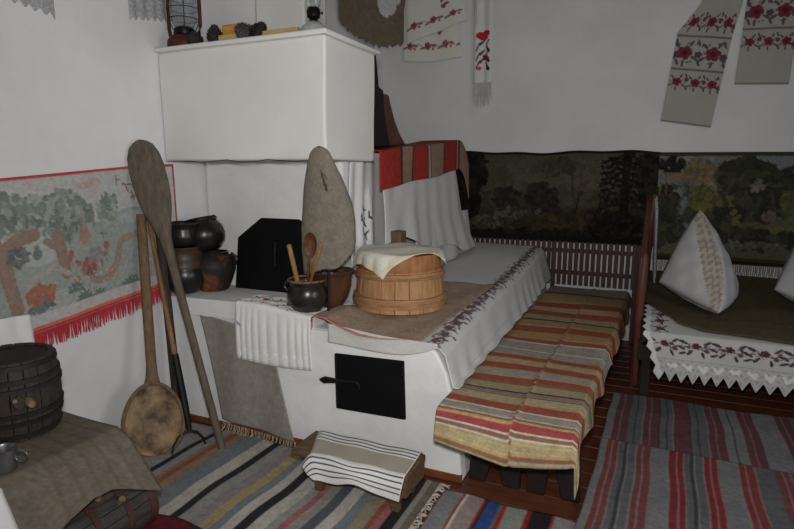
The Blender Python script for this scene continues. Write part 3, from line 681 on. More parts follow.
# ================================================================== LEFT SIDE TABLE, BARRELS
tt = thing('low_table', 'low wooden table by the left wall under a brown sackcloth', 'table', (-2.35, 1.1, 0))
obj('tabletop', MB().box(-2.70, -2.0, .55, 1.54, .45, .485), 'table_wood', tt, bevel=.005)
for x, y in ((-2.66, .62), (-2.06, .62), (-2.66, 1.48), (-2.13, 1.49)):
    obj('leg', MB().box(x - .025, x + .025, y - .025, y + .025, 0, .45), 'table_wood', tt, bevel=.004)
cv = Cv(1.05, 1.02, 75, (109, 100, 89)); cv.noise(.14)
for i in range(30):
    cv.rect(0, 1.05, .034 * i, .034 * i + .005, (100, 91, 80))
for i in range(5): cv.line([(.1 + .2 * i, .0), (.16 + .19 * i, 1.02)], .008, (110, 98, 82))
def P(U, V):
    s = U * 1.05; e = .70; q = np.clip(s - e, 0, None) / .35
    y = .56 + 1.0 * V
    x = np.where(s < e, -2.70 + s, -2.0 + .035 * np.clip(q * 6, 0, 1) + (.05 + .09 * V) * q)
    zt = .492 + .004 * sin(9 * U + 6 * V)
    hem = pl(V, [0, .35, .58, .68, .76, .84, .92, 1], [.30, .26, .255, .30, .335, .325, .28, .235])
    z = np.where(s < e, zt, zt - (zt - hem) * q)
    f = (.016 * sin(13 * V + 1.0) + .010 * sin(27 * V)) * q
    yy = y + .10 * q * np.clip(V - .8, 0, 1) * 5 * .3
    return x + f, yy, z - np.where(s < e, np.clip(s - e + .03, 0, 1) ** 2 * 2, 0)
tag(cloth('sackcloth_cover', cv, P, 'rough_cloth', thick=.005), 'brown sackcloth spread over the low table and hanging off its side', 'cloth')
# upright barrel
bx, by, bz = -2.335, 1.36, .505
tba = thing('wooden_barrel', 'old dark upright wooden barrel with spigot standing on the sackcloth table', 'barrel', (bx, by, bz))
def barrel(mb, r_end, r_mid, h, T, ns=20, wall=.018):
    k = 9
    for i in range(ns):
        vs = []
        for j in range(k):
            t = j / (k - 1); r = r_end + (r_mid - r_end) * math.sin(PI * t); z = h * t
            for a, rr in ((2 * PI * i / ns + .012, r), (2 * PI * (i + .5) / ns, r * 1.006), (2 * PI * (i + 1) / ns - .012, r), (2 * PI * (i + 1) / ns - .012, r - wall), (2 * PI * i / ns + .012, r - wall)):
                vs.append(T @ Vector((rr * math.cos(a), rr * math.sin(a), z)))
        fs = [(j * 5 + q, j * 5 + (q + 1) % 5, (j + 1) * 5 + (q + 1) % 5, (j + 1) * 5 + q) for j in range(k - 1) for q in range(5)] + [tuple(range(5)), tuple(range(5 * k - 1, 5 * k - 6, -1))]
        mb.add(vs, fs)
    return mb
T = Matrix.Translation((bx, by, bz)) @ Matrix.Rotation(.02, 4, 'Y')
obj('staves', barrel(MB(), .150, .168, .318, T), 'barrel', tba, angle=25)
obj('barrel_head', MB().lathe([(.0, .287), (.136, .287), (.136, .298), (.0, .300)], n=40, T=T), 'barrel', tba)
for z in (.012, .065, .10, .20, .235, .290):
    t = z / .318; r = .150 + .018 * math.sin(PI * t); r2 = .150 + .018 * math.sin(PI * (z + .02) / .318)
    obj('hoop', MB().lathe([(r - .004, z), (r + .006, z + .001), (r2 + .007, z + .019), (r2 - .004, z + .021)], n=44, T=T), 'barrel_hoop', tba)
def on_barrel(a, z, r): return Vector((bx + r * math.cos(a), by + r * math.sin(a), bz + z))
ab = math.atan2(-1.36 + .35, 2.335)
obj('spigot_plate', MB().loft([on_barrel(ab - .05, .165, .165), on_barrel(ab - .05, .165, .186)], [(.035, .028)] * 2, n=4), 'barrel', tba, bevel=.003)
sp_ = obj('spigot', MB().loft([on_barrel(ab + .13, .165, .16), on_barrel(ab + .13, .16, .205), on_barrel(ab + .13, .16, .215)], [.014, .016, .012], n=12), 'peg', tba)
obj('peg', MB().loft([on_barrel(ab - .12, .18, .16), on_barrel(ab - .12, .18, .195)], [.008, .008], n=10), 'peg', tba)
# mug
mx, my, mz = -2.05, 1.135, .502
tm = thing('tin_mug', 'small dull tin mug with ring handle on the sackcloth beside the barrel', 'mug', (mx, my, mz))
pf = [(.037, 0), (.039, .004), (.040, .035), (.0405, .073), (.043, .078)]
obj('cup', MB().lathe([(.0, .003)] + pf + [(r - .003, z) for r, z in reversed(pf)][:-1] + [(.0, .006)], (mx, my, mz)), 'tin', tm)
obj('handle', MB().loft([(mx + .039 * math.cos(.55) + .022 * (1 - math.cos(a)) * math.cos(.55) * .9, my + .039 * math.sin(.55) + .022 * (1 - math.cos(a)) * math.sin(.55) * .9, mz + .046 + .022 * math.sin(a)) for a in [-PI / 2 * 0 + PI * 2 * i / 16 for i in range(17)]], .0038, n=8), 'tin', tm)
# keg lying on its side
T = Matrix.Translation((-1.985, 1.20, .135)) @ Matrix.Rotation(math.radians(-90), 4, 'X') @ Matrix.Rotation(.0, 4, 'Y')
tk = thing('wooden_keg', 'small shiny wooden keg with brown hoops lying on the floor below the sackcloth', 'keg', (-1.985, 1.41, 0))
obj('staves', barrel(MB(), .112, .130, .43, T, 18), 'keg_wood', tk, angle=25)
obj('keg_head', MB().lathe([(.0, .400), (.10, .400), (.10, .412), (.0, .413)], n=36, T=T), 'keg_wood', tk)
obj('keg_head', MB().lathe([(.0, .015), (.10, .015), (.10, .03), (.0, .03)], n=36, T=T), 'keg_wood', tk)
for z, w in ((.385, .04), (.265, .028), (.13, .028), (.005, .04)):
    t = (z + w / 2) / .43; r = .112 + .018 * math.sin(PI * t)
    obj('hoop', MB().lathe([(r - .005, z), (r + .005, z + .001), (r + .006, z + w - .001), (r - .005, z + w)], n=44, T=T), 'keg_hoop', tk)
obj('bung', MB().loft([(-1.95, 1.405, .25), (-1.945, 1.405, .30), (-1.945, 1.405, .305)], [.013, .014, .011], n=12), 'peg', tk)
obj('bung', MB().loft([(-1.90, 1.46, .225), (-1.878, 1.46, .248)], [.012, .013], n=12), 'peg', tk)
# white cloths at far left
cv = Cv(.5, .42, 60, (224, 224, 222))
def P(U, V): return -2.716 + .012 * np.abs(sin(11 * U)) + .03 * V * 0, 1.26 + .43 * U + .02 * V, .868 - .02 * (1 - U) * 0 - .40 * V + .012 * sin(PI * U)
tag(cloth('white_towel', cv, P, 'linen'), 'plain white towel hanging on the left wall behind the barrel', 'towel')
cv = Cv(.3, .40, 60, (226, 226, 224))
def P(U, V):
    s = V * .40; q = np.clip((s - .10) / .30, 0, 1)
    return np.where(s < .10, -2.06 + s * 1.35, -1.92 + .04 * sin(PI * q * .5) + .012 * sin(15 * U)), .74 + .30 * U + .05 * q, np.where(s < .1, .512 + .012 * sin(10 * U), .512 - .34 * q)
tag(cloth('white_cloth', cv, P, 'linen'), 'white cloth hanging over the near end of the sackcloth table', 'cloth')

# ================================================================== HANGING ON THE LEFT WALL
# picture rug with a forest scene
W, H = 1.50, .78
cv = Cv(W, H, 170, (200, 199, 196)); cv.noise(.05)
GRN = [(132, 142, 132), (122, 133, 122), (150, 158, 148), (112, 124, 114), (168, 173, 164)]; LG = (160, 168, 158); BR = (150, 118, 102)
X0 = .38     # distance of the picture's visible left edge from the rug's left end
MD = (160, 167, 158); HL = (158, 166, 162); PTH = (160, 134, 120)
cv.ell(0.52, 0.574, 0.378, 0.216, MD, 0)
cv.ell(0.775, 0.559, 0.324, 0.243, MD, 0)
cv.ell(1.005, 0.539, 0.243, 0.243, MD, 0)
cv.ell(1.21, 0.509, 0.162, 0.243, MD, 0)
cv.ell(0.94, 0.403, 0.216, 0.119, MD, 0)
cv.ell(1.105, 0.385, 0.216, 0.086, MD, 0)
cv.ell(1.154, 0.288, 0.119, 0.049, HL, 0)
cv.ell(1.161, 0.295, 0.103, 0.032, (176, 180, 178), 0)
cv.ell(0.61, 0.378, 0.119, 0.07, (188, 190, 184), 0)
cv.ell(0.709, 0.675, 0.162, 0.076, (176, 180, 172), 0)
cv.blob(0.265, 0.165, 0.151, 0.108, GRN, 80, 0.023)
cv.blob(0.43, 0.171, 0.108, 0.097, GRN, 80, 0.023)
cv.blob(0.529, 0.186, 0.108, 0.097, GRN, 80, 0.023)
cv.blob(0.637, 0.202, 0.108, 0.097, GRN, 80, 0.023)
cv.blob(0.764, 0.199, 0.108, 0.108, GRN, 80, 0.023)
cv.blob(0.863, 0.246, 0.049, 0.086, GRN, 80, 0.023)
cv.blob(1.005, 0.227, 0.059, 0.081, GRN, 70, 0.017)
cv.blob(1.018, 0.189, 0.043, 0.043, GRN, 30, 0.016)
cv.blob(0.72, 0.319, 0.086, 0.043, GRN, 40, 0.019)
cv.blob(0.466, 0.255, 0.14, 0.032, GRN, 30, 0.019)
leaf(cv, 0.32, 0.139, .045, 1.5, (96, 112, 102))
leaf(cv, 0.359, 0.148, .045, 0.2, (96, 112, 102))
leaf(cv, 0.397, 0.157, .045, 2.0, (96, 112, 102))
leaf(cv, 0.434, 0.166, .045, 0.7, (96, 112, 102))
leaf(cv, 0.466, 0.176, .045, 2.5, (96, 112, 102))
leaf(cv, 0.497, 0.186, .045, 1.2, (96, 112, 102))
leaf(cv, 0.529, 0.196, .045, 3.0, (96, 112, 102))
leaf(cv, 0.56, 0.206, .045, 1.7, (96, 112, 102))
leaf(cv, 0.592, 0.216, .045, 0.4, (96, 112, 102))
leaf(cv, 0.626, 0.227, .045, 2.2, (96, 112, 102))
leaf(cv, 0.665, 0.237, .045, 0.9, (96, 112, 102))
leaf(cv, 0.704, 0.248, .045, 2.7, (96, 112, 102))
leaf(cv, 0.742, 0.259, .045, 1.4, (96, 112, 102))
leaf(cv, 0.78, 0.271, .045, 0.1, (96, 112, 102))
leaf(cv, 0.819, 0.282, .045, 1.9, (96, 112, 102))
leaf(cv, 0.857, 0.201, .045, 0.6, (96, 112, 102))
cv.line([(0.583, 0.291), (0.497, 0.305), (0.448, 0.34), (0.439, 0.455), (0.471, 0.64)], 0.065, BR)
cv.line([(0.364, 0.278), (0.448, 0.34)], 0.054, BR)
cv.line([(0.704, 0.322), (0.715, 0.413), (0.731, 0.522)], 0.059, BR)
cv.line([(0.643, 0.343), (0.698, 0.389)], 0.027, BR)
cv.line([(0.835, 0.274), (0.846, 0.341)], 0.022, BR)
cv.line([(0.52, 0.624), (0.556, 0.508), (0.665, 0.466), (0.742, 0.525)], 0.027, (178, 168, 158))
cv.ell(0.592, 0.39, 0.022, 0.027, (108, 122, 116), 0)
cv.ell(0.592, 0.364, 0.014, 0.022, (108, 122, 116), 0)
cv.line([(1.283, 0.408), (1.182, 0.404), (1.098, 0.407), (1.064, 0.442), (1.05, 0.502), (1.024, 0.566), (0.979, 0.607), (0.918, 0.615), (0.874, 0.588)], 0.041, PTH)
cv.line([(1.21, 0.474), (1.147, 0.509), (1.133, 0.611)], 0.076, (160, 168, 164))
cv.blob(0.493, 0.379, 0.049, 0.049, [(98, 98, 100), (112, 112, 112), (88, 92, 94)], 40, 0.016)
cv.blob(0.592, 0.594, 0.065, 0.049, [(180, 104, 80), (172, 94, 72), (160, 92, 76)], 60, 0.018)
cv.blob(0.583, 0.663, 0.059, 0.022, [(92, 96, 98), (108, 112, 110)], 24, 0.014)
cv.blob(0.863, 0.519, 0.043, 0.049, [(158, 84, 90), (146, 76, 84), (168, 108, 106)], 40, 0.016)
cv.blob(0.912, 0.459, 0.038, 0.032, [(136, 136, 136), (152, 152, 150)], 24, 0.014)
cv.blob(0.852, 0.353, 0.032, 0.038, [(172, 122, 112), (182, 136, 124)], 24, 0.014)
cv.ell(0.764, 0.428, 0.017, 0.023, (172, 84, 90), 0)
cv.line([(0.764, 0.445), (0.767, 0.484)], 0.005, (112, 126, 114))
cv.ell(0.753, 0.453, 0.013, 0.017, (172, 84, 90), 0)
cv.line([(0.753, 0.465), (0.756, 0.494)], 0.005, (112, 126, 114))
cv.ell(0.808, 0.491, 0.012, 0.016, (172, 84, 90), 0)
cv.line([(0.808, 0.503), (0.811, 0.53)], 0.005, (112, 126, 114))
cv.ell(0.979, 0.427, 0.017, 0.023, (172, 84, 90), 0)
cv.line([(0.979, 0.445), (0.983, 0.485)], 0.005, (112, 126, 114))
cv.ell(0.966, 0.475, 0.012, 0.016, (172, 84, 90), 0)
cv.line([(0.966, 0.487), (0.97, 0.515)], 0.005, (112, 126, 114))
cv.ell(0.94, 0.509, 0.011, 0.015, (172, 84, 90), 0)
cv.line([(0.94, 0.52), (0.944, 0.546)], 0.005, (112, 126, 114))
cv.ell(0.83, 0.523, 0.011, 0.015, (172, 84, 90), 0)
cv.line([(0.83, 0.534), (0.833, 0.558)], 0.005, (112, 126, 114))
cv.ell(0.791, 0.477, 0.01, 0.013, (172, 84, 90), 0)
cv.line([(0.791, 0.486), (0.795, 0.508)], 0.005, (112, 126, 114))
cv.ell(0.786, 0.572, 0.022, 0.022, (186, 116, 96), 0)
cv.ell(0.786, 0.572, 0.008, 0.008, (196, 160, 120), 0)
cv.ell(0.998, 0.577, 0.022, 0.022, (186, 116, 96), 0)
cv.ell(0.998, 0.577, 0.008, 0.008, (196, 160, 120), 0)
for i in range(7): leaf(cv, 0.912, 0.708, .05, PI + .1 + i * PI / 6.2, (100, 116, 108))
for i in range(7): leaf(cv, 1.126, 0.685, .05, PI + .1 + i * PI / 6.2, (100, 116, 108))
for i in range(7): leaf(cv, 0.819, 0.688, .05, PI + .1 + i * PI / 6.2, (100, 116, 108))
for i in range(7): leaf(cv, 0.775, 0.628, .05, PI + .1 + i * PI / 6.2, (100, 116, 108))
for i in range(7): leaf(cv, 1.098, 0.697, .05, PI + .1 + i * PI / 6.2, (100, 116, 108))
cv.ell(0.907, 0.076, 0.076, 0.019, (206, 170, 166), 0)
cv.ell(0.929, 0.061, 0.049, 0.017, (206, 170, 166), 0)
cv.ell(0.874, 0.083, 0.043, 0.014, (206, 170, 166), 0)
cv.line([(1.056, 0.068), (1.099, 0.072)], 0.004, (100, 100, 102))
cv.line([(1.077, 0.047), (1.077, 0.099)], 0.004, (100, 100, 102))
cv.line([(0.945, 0.354), (0.987, 0.36)], 0.004, (100, 100, 102))
cv.line([(0.966, 0.335), (0.966, 0.385)], 0.004, (100, 100, 102))
cv.line([(0.746, 0.345), (0.782, 0.351)], 0.004, (100, 100, 102))
cv.line([(0.764, 0.327), (0.764, 0.375)], 0.004, (100, 100, 102))
cv.line([(1.112, 0.096), (1.175, 0.108)], 0.009, (160, 84, 84))
cv.line([(1.133, 0.104), (1.147, 0.146)], 0.009, (160, 84, 84))
cv.line([(1.168, 0.149), (1.182, 0.197)], 0.009, (160, 84, 84))
cv.line([(1.161, 0.183), (1.21, 0.165)], 0.009, (160, 84, 84))
for i in range(150):
    x = .66 + RNG.random() * .70; y = .55 + RNG.random() * .12; cv.ell(x, y, .004, .004, (186, 189, 182))
cv.a = (cv.a * .74 + np.array((172, 174, 169)) * .26) * .92
cv.rect(0, W, 0, .012, (186, 70, 72)); cv.rect(1.488, W, 0, H, (186, 70, 72)); cv.rect(1.44, 1.488, .012, H, (196, 194, 190))
cv.rect(0, W, .69, .755, (182, 180, 177)); cv.rect(0, W, .748, .765, (206, 110, 84)); cv.rect(0, W, .765, H, (176, 58, 66))
yl = lambda u: 1.18 + 1.50 * u
def P_rug(U, V):
    y = yl(U); zt = np.interp(y, [1.1, 1.65, 2.4, 2.7], [1.495, 1.515, 1.578, 1.59]); zb = np.interp(y, [1.1, 1.7, 2.4, 2.7], [.745, .758, .835, .86])
    return -2.738 + .012 * V + .004 * sin(17 * U), y, zt + (zb - zt) * V
wr = cloth('picture_rug', cv, P_rug, 'tapestry'); tag(wr, 'pale woven forest picture rug with red edge and fringe on the left wall', 'wall rug')
fm = MB()
for i in range(150):
    u = .357 + (1 - .357) * i / 149; y = yl(u); zb = float(np.interp(y, [1.1, 1.7, 2.4, 2.7], [.745, .758, .835, .86])); dx = random.uniform(-.012, .012)
    fm.loft([(-2.727, y, zb), (-2.724, y + dx * .4, zb - .04), (-2.722, y + dx, zb - .075 - random.random() * .02)], [.0042, .004, .0025], n=4)
paint(obj('fringe', fm, 'cloth', wr), (176, 56, 66))
# lace towel ends at the top of the left wall
def lace_end(label, y0, y1, z0, z1, dz, nteeth):
    cv = Cv(y1 - y0, z1 - z0, 140, (196, 196, 198))
    m = (np.sin(cv.X * 210) * np.sin(cv.Y * 190) > .15); cv.put(m, (178, 178, 182)); cv.put((cv.Y > cv.h - .03) & m, (186, 186, 188))
    def P(U, V):
        zb = z0 + dz * U + .030 * tri(U * nteeth) ; return -2.7435 + .004 * sin(23 * U) , y0 + (y1 - y0) * U, z1 + (zb - z1) * V
    tag(cloth('lace_towel', cv, P, 'lace', thick=.003), label, 'towel')
lace_end('lace towel end with zigzag edge at the very top left corner of the wall', 1.55, 1.99, 2.335, 2.7, -.055, 9)
lace_end('narrow lace towel end hanging on the left wall beside the lantern', 2.435, 2.70, 2.375, 2.85, .045, 6)

# ================================================================== HANGING ON THE BACK WALL
# sackcloth across the corner
cv = Cv(.85, .75, 70, (120, 108, 92)); cv.noise(.12)
cv.put(((cv.X - .60) / .10) ** 2 + ((cv.Y - .28) / .14) ** 2 < 1, (206, 206, 206)); cv.ell(.66, .20, .09, .1, (206, 206, 206)); cv.ell(.57, .33, .05, .09, (206, 206, 206))
def P(U, V):
    x = -2.735 + .345 * U ** 1.6; y = 4.72 + .76 * np.minimum(1, U * 1.1)
    zb = pl(U, [0, .25, .5, .62, .8, 1], [2.88, 2.80, 2.76, 2.74, 2.77, 2.82]) + .012 * sin(70 * U) + .008 * sin(113 * U)
    return x + .01, np.minimum(y, 5.48) + .0, 3.38 + (zb - 3.38) * V
tag(cloth('sackcloth', cv, P, 'rough_cloth'), 'torn brown sackcloth with a white patch hanging in the back corner above the hood', 'cloth')
# white towel with red roses, two overlapping ends
def rose_towel(w, h):
    cv = Cv(w, h, 150, (226, 223, 214))
    for i in range(int(w / .14)):
        x = .07 + i * .19
        rose(cv, x, h - .14, .036, (160, 84, 88), (116, 58, 66)); leaf(cv, x + .03, h - .15, .06, .2, (150, 116, 110)); leaf(cv, x - .03, h - .13, .055, 2.8, (140, 110, 104)); rose(cv, x + .055, h - .115, .014, (190, 100, 104), (150, 70, 80))
    cv.line([(.05 + .02 * i, h - .135 + .02 * math.sin(i * .8)) for i in range(int((w - .08) / .02))], .007, (140, 124, 116))
    for i in range(4): rose(cv, w * .66 + .03 * math.sin(i * 2), h - .25 - i * .075, .028, (164, 90, 94), (116, 60, 68), rot=i); leaf(cv, w * .66, h - .27 - i * .075, .06, i * 1.9, (120, 96, 92))
    cv.rect(0, w, h - .012, h, (196, 190, 180)); return cv
cv = rose_towel(.60, .62)
def P(U, V):
    x0 = pl(V, [0, 1], [-2.42, -2.42]); x1 = pl(V, [0, 1], [-1.90, -1.81])
    return x0 + (x1 - x0) * U, 5.483 - .006 * sin(9 * U) - .012 * V, 3.28 + (pl(U, [0, .5, 1], [2.625, 2.60, 2.62]) - 3.28) * V
rt = cloth('rose_towel', cv, P, 'linen'); tag(rt, 'white towel with red rose borders and two overlapping ends high on the back wall', 'towel')
cv = rose_towel(.56, .50)
def P(U, V):
    x0 = pl(V, [0, 1], [-2.38, -2.37]); x1 = pl(V, [0, 1], [-1.84, -1.755])
    return x0 + (x1 - x0) * U, 5.455 - .006 * sin(9 * U) - .012 * V, 3.32 + (pl(U, [0, 1], [2.785, 2.95]) - 3.32) * V
cloth('front_end', cv, P, 'linen', rt)
# narrow white towel
cv = Cv(.20, 1.1, 170, (222, 221, 219))
cv.ell(.07, .62, .045, .035, (190, 44, 50)); cv.ell(.13, .60, .04, .03, (190, 44, 50)); cv.ell(.10, .64, .05, .03, (190, 44, 50))
for y in (.72, .82, .90):
    cv.line([(.03, y + .05), (.06, y - .02), (.11, y - .05)], .014, (60, 74, 78)); cv.line([(.17, y + .06), (.13, y), (.16, y - .05)], .013, (58, 60, 76)); leaf(cv, .06, y, .06, -.9, (70, 92, 88)); leaf(cv, .14, y + .02, .06, 1.2, (60, 62, 80))
rose(cv, .12, .84, .035, (176, 40, 58), (90, 30, 50)); rose(cv, .06, .95, .026, (206, 110, 120), (150, 60, 80)); rose(cv, .15, .955, .02, (80, 44, 72), (50, 40, 60))
cv.line([(.01, 0), (.03, .5)], .012, (196, 196, 198)); cv.line([(.10, 0), (.10, .5)], .01, (204, 204, 204))
def P(U, V): return -1.695 + .185 * U + .012 * V, 5.474 - .012 * sin(PI * 3 * U) - .02 * V, 3.36 - .99 * V
nt_ = cloth('narrow_towel', cv, P, 'linen'); tag(nt_, 'narrow white towel with red and blue flowers and fringe on the back wall', 'towel')
fm = MB()
for i in range(34):
    x = -1.672 + .165 * i / 33
    fm.loft([(x, 5.45, 2.375), (x + random.uniform(-.012, .012), 5.447, 2.27), (x + random.uniform(-.02, .02), 5.45, 2.17 + random.uniform(-.03, .04))], [.0045, .004, .002], n=4)
paint(obj('fringe', fm, 'cloth', nt_), (196, 196, 194))
# two grey linen towels with rose bands
def band_towel(h):
    cv = Cv(.37, h, 170, (172, 169, 163)); yb = h - .115
    def roses(y, r, big):
        xs = (.06, .19, .31) if not big else (.075, .27)
        for i, x in enumerate(xs):
            rose(cv, x, y, r, (122, 52, 64), (84, 42, 52), rot=i)
            for a in (.5, 1.6, 2.6, 3.9, 5.2): leaf(cv, x + r * math.cos(a), y + r * math.sin(a), r * .95, a, (92, 84, 88))
        for x in ((.125, .25, .35) if not big else (.17, .345, .02)):
            rose(cv, x, y + .02 * math.sin(x * 40), r * .5, (112, 62, 72) if not big else (92, 76, 82), (84, 78, 84)); leaf(cv, x, y - r, r * .9, 4.4, (92, 84, 88)); leaf(cv, x, y + r * .9, r * .9, 1.2, (92, 84, 88))
    roses(h - .33, .036, False); roses(h - .56, .056, True); roses(h - .79, .036, False)
    for k in range(26):
        x = .012 + .0138 * k; r_ = .011
        for y0 in (h - .33, h - .79): leaf(cv, x, y0 + .030 * math.sin(k * 1.9), .016, k * 1.3, (112, 98, 100) if k % 3 else (122, 62, 70))
        leaf(cv, x, h - .56 + .075 * math.sin(k * 2.3), .024, k * 1.1, (92, 84, 88) if k % 4 else (116, 62, 70))
    roses(h - .33, .036, False); roses(h - .56, .056, True); roses(h - .79, .036, False)
    for yy in (h - .425, h - .685):
        cv.rect(0, .37, yy - .012, yy + .002, (124, 120, 120))
        for i in range(40): cv.ell(.005 + .0095 * i, yy - .005, .0025, .006, (92, 88, 90))
    cv.rect(0, .37, h - .012, h, (128, 124, 118)); return cv
cv = band_towel(1.02)
def P(U, V):
    x0 = pl(V, [0, .12, .30, 1], [.26, .20, .055, -.025]); x1 = pl(V, [0, .12, .30, 1], [.52, .50, .455, .355])
    zt = 3.02; z0 = pl(V, [0, .30, 1], [3.0, 2.68, 1.965]); z1 = pl(V, [0, .30, 1], [2.98, 2.62, 1.90])
    return x0 + (x1 - x0) * U, 5.492 - .012 * V + .004 * sin(7 * U + 2 * V), z0 + (z1 - z0) * U
tag(cloth('rose_band_towel', cv, P, 'linen'), 'grey linen towel with three rose bands hanging aslant on the back wall, the full one', 'towel', 'grey rose towels')
cv = band_towel(.86)
def P(U, V): return .545 - .045 * V + (.36 + .01 * V) * U, 5.492 - .012 * V + .005 * sin(8 * U), 3.08 - .845 * V - .02 * U
tag(cloth('rose_band_towel', cv, P, 'linen'), 'grey linen towel with rose bands cut off by the top right corner', 'towel', 'grey rose towels')
# dark landscape tapestry
W, H = 1.82, .82
D = (66, 61, 52)
cv = Cv(W, H, 110, D)
sky = np.clip(1 - cv.Y / .5, 0, 1)[..., None]; cv.a = cv.a * (1 - sky * .0)
cv.rect(0, W, 0, .36, (84, 79, 68)); cv.blob(1.0, .22, .6, .12, [(96, 90, 76), (88, 83, 70), (80, 75, 64)], 260, .05)
cv.blob(.9, .44, .9, .07, [(76, 71, 60), (84, 78, 66), (68, 63, 54)], 240, .04)
cv.blob(1.0, .62, .75, .10, [(74, 64, 40), (64, 56, 38), (54, 47, 34), (46, 41, 32)], 320, .035)
DKc = [(30, 28, 25), (38, 35, 30), (26, 24, 22), (46, 42, 34)]
cv.blob(.14, .20, .17, .20, DKc, 190, .04); cv.blob(.10, .50, .15, .22, DKc, 150, .045); cv.rect(0, W, 0, .022, (34, 31, 28)); cv.blob(.9, .77, .95, .05, DKc, 300, .035)
cv.rect(0, W, .765, .82, (32, 29, 26)); cv.a = cv.a * .90
cv.line([(1.56, .02), (1.55, .62)], .07, (28, 26, 23)); cv.blob(1.50, .64, .22, .10, DKc, 130, .035)
for i in range(9):
    for sg in (-1, 1):
        for k in range(5): cv.blob(1.55 + sg * (.03 + .035 * k), .04 + .05 * i + .012 * k + .02 * RNG.random(), .03, .012, DKc, 5, .016)
cv.blob(1.74, .22, .09, .22, DKc, 130, .03); cv.blob(1.0, .13, .16, .07, [(58, 55, 46), (66, 62, 52)], 60, .022); cv.line([(1.10, .1), (1.12, .42)], .012, (54, 50, 43))
for sx in (1.15, 1.34, 1.4): cv.line([(sx, .56), (sx + .02, .42), (sx + .05, .36)], .014, (36, 33, 29))
cv.blob(.52, .42, .13, .10, [(46, 42, 37), (60, 54, 46), (40, 37, 33)], 80, .03); cv.blob(.84, .42, .14, .14, [(36, 34, 31), (46, 42, 38), (52, 47, 41)], 110, .032)   # dark bushes, rocks
cv.blob(.62, .56, .22, .05, [(84, 78, 66), (66, 60, 50), (52, 47, 41)], 80, .028)
cv.blob(.34, .66, .16, .06, [(90, 84, 74), (58, 53, 46), (74, 68, 58)], 70, .024)
cv.noise(.14)
def P(U, V):
    zt = 1.728 - .012 * U + .008 * sin(9 * U + 1) + .006 * sin(23 * U); return -1.87 + 1.87 * U, 5.487 - .012 * V + .006 * sin(8 * U + 2 * V), zt + (.885 - zt) * V
tag(cloth('landscape_tapestry', cv, P, 'tapestry'), 'dark tapestry of a gloomy woodland clearing on the back wall above the slatted rail', 'tapestry')
# garden tapestry
W, H = 1.75, .92
cv = Cv(W, H, 110, (88, 86, 70))
cv.rect(0, W, 0, .30, (116, 120, 124)); cv.blob(.3, .16, .35, .14, [(130, 132, 132), (112, 116, 122), (126, 112, 92)], 180, .05)
cv.blob(.32, .17, .22, .09, [(132, 108, 78), (116, 98, 72), (96, 88, 66)], 110, .03); cv.blob(.2, .45, .2, .18, [(112, 120, 126), (90, 98, 100), (66, 70, 56)], 190, .035)
TG = [(50, 50, 40), (60, 59, 46), (42, 42, 36), (70, 68, 50)]; OG = [(104, 96, 52), (86, 82, 46), (74, 74, 48), (116, 104, 58)]
cv.blob(.66, .20, .20, .13, TG, 200, .04); cv.blob(.78, .36, .22, .2, TG, 230, .04); cv.blob(.96, .26, .12, .12, TG, 110, .03); cv.blob(.45, .50, .2, .16, TG + OG[:1], 170, .035)
cv.blob(.36, .38, .10, .10, OG, 80, .028); cv.blob(1.12, .40, .20, .13, OG, 170, .034); cv.blob(1.35, .30, .3, .2, TG + OG, 240, .045)
cv.blob(.74, .27, .05, .05, [(120, 112, 94), (106, 98, 82)], 26, .016); cv.blob(1.25, .5, .25, .09, [(106, 112, 120), (86, 92, 98)], 110, .034)
cv.blob(.85, .52, .05, .05, [(112, 92, 76), (100, 80, 66)], 24, .018); cv.blob(.9, .66, .3, .05, OG, 120, .03); cv.blob(.6, .70, .5, .07, TG, 190, .04); cv.blob(.75, .76, .35, .025, [(104, 104, 96), (86, 84, 74)], 60, .02)
cv.blob(.08, .55, .1, .25, TG, 130, .04); cv.line([(.06, .1), (.07, .35)], .014, (100, 66, 54)); cv.line([(.03, .12), (.02, .35)], .012, (112, 104, 58)); cv.blob(.10, .1, .1, .07, DKc, 60, .02); cv.blob(1.5, .6, .25, .2, TG + OG, 190, .05)
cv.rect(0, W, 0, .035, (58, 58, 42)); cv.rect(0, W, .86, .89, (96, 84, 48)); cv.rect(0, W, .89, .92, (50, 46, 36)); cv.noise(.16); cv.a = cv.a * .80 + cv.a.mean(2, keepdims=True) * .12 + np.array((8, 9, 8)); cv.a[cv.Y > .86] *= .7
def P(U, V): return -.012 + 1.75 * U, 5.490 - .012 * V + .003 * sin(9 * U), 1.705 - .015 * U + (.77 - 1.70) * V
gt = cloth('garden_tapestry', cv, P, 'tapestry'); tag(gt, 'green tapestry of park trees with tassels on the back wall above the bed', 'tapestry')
fm = MB()
for i in range(120):
    x = .0 + 1.7 * i / 119
    fm.loft([(x, 5.474, .772), (x + random.uniform(-.004, .004), 5.472, .72), (x + random.uniform(-.006, .006), 5.472, .672)], [.005, .0055, .003], n=4)
paint(obj('fringe', fm, 'cloth', gt), (150, 148, 142))

# ================================================================== SLATTED RAIL, BENCH
rl = thing('slatted_rail', 'dark red-brown slatted rail along the back wall behind the striped bench', 'rail', (-.9, 5.43, .48))
sm = MB(); x = -1.66
while x < -.12:
    sm.box(x, x + .035, 5.405, 5.422, .50, .905); x += .0495
obj('slats', sm, 'fence', rl, bevel=.003, smooth=False)
for z in (.595, .80): obj('rail_bar', MB().box(-1.68, -.11, 5.422, 5.446, z, z + .035), 'fence', rl, bevel=.003)
for xx in (-.86, -.14): obj('post', MB().box(xx - .018, xx + .018, 5.424, 5.46, .0, .895), 'fence', rl, bevel=.004)

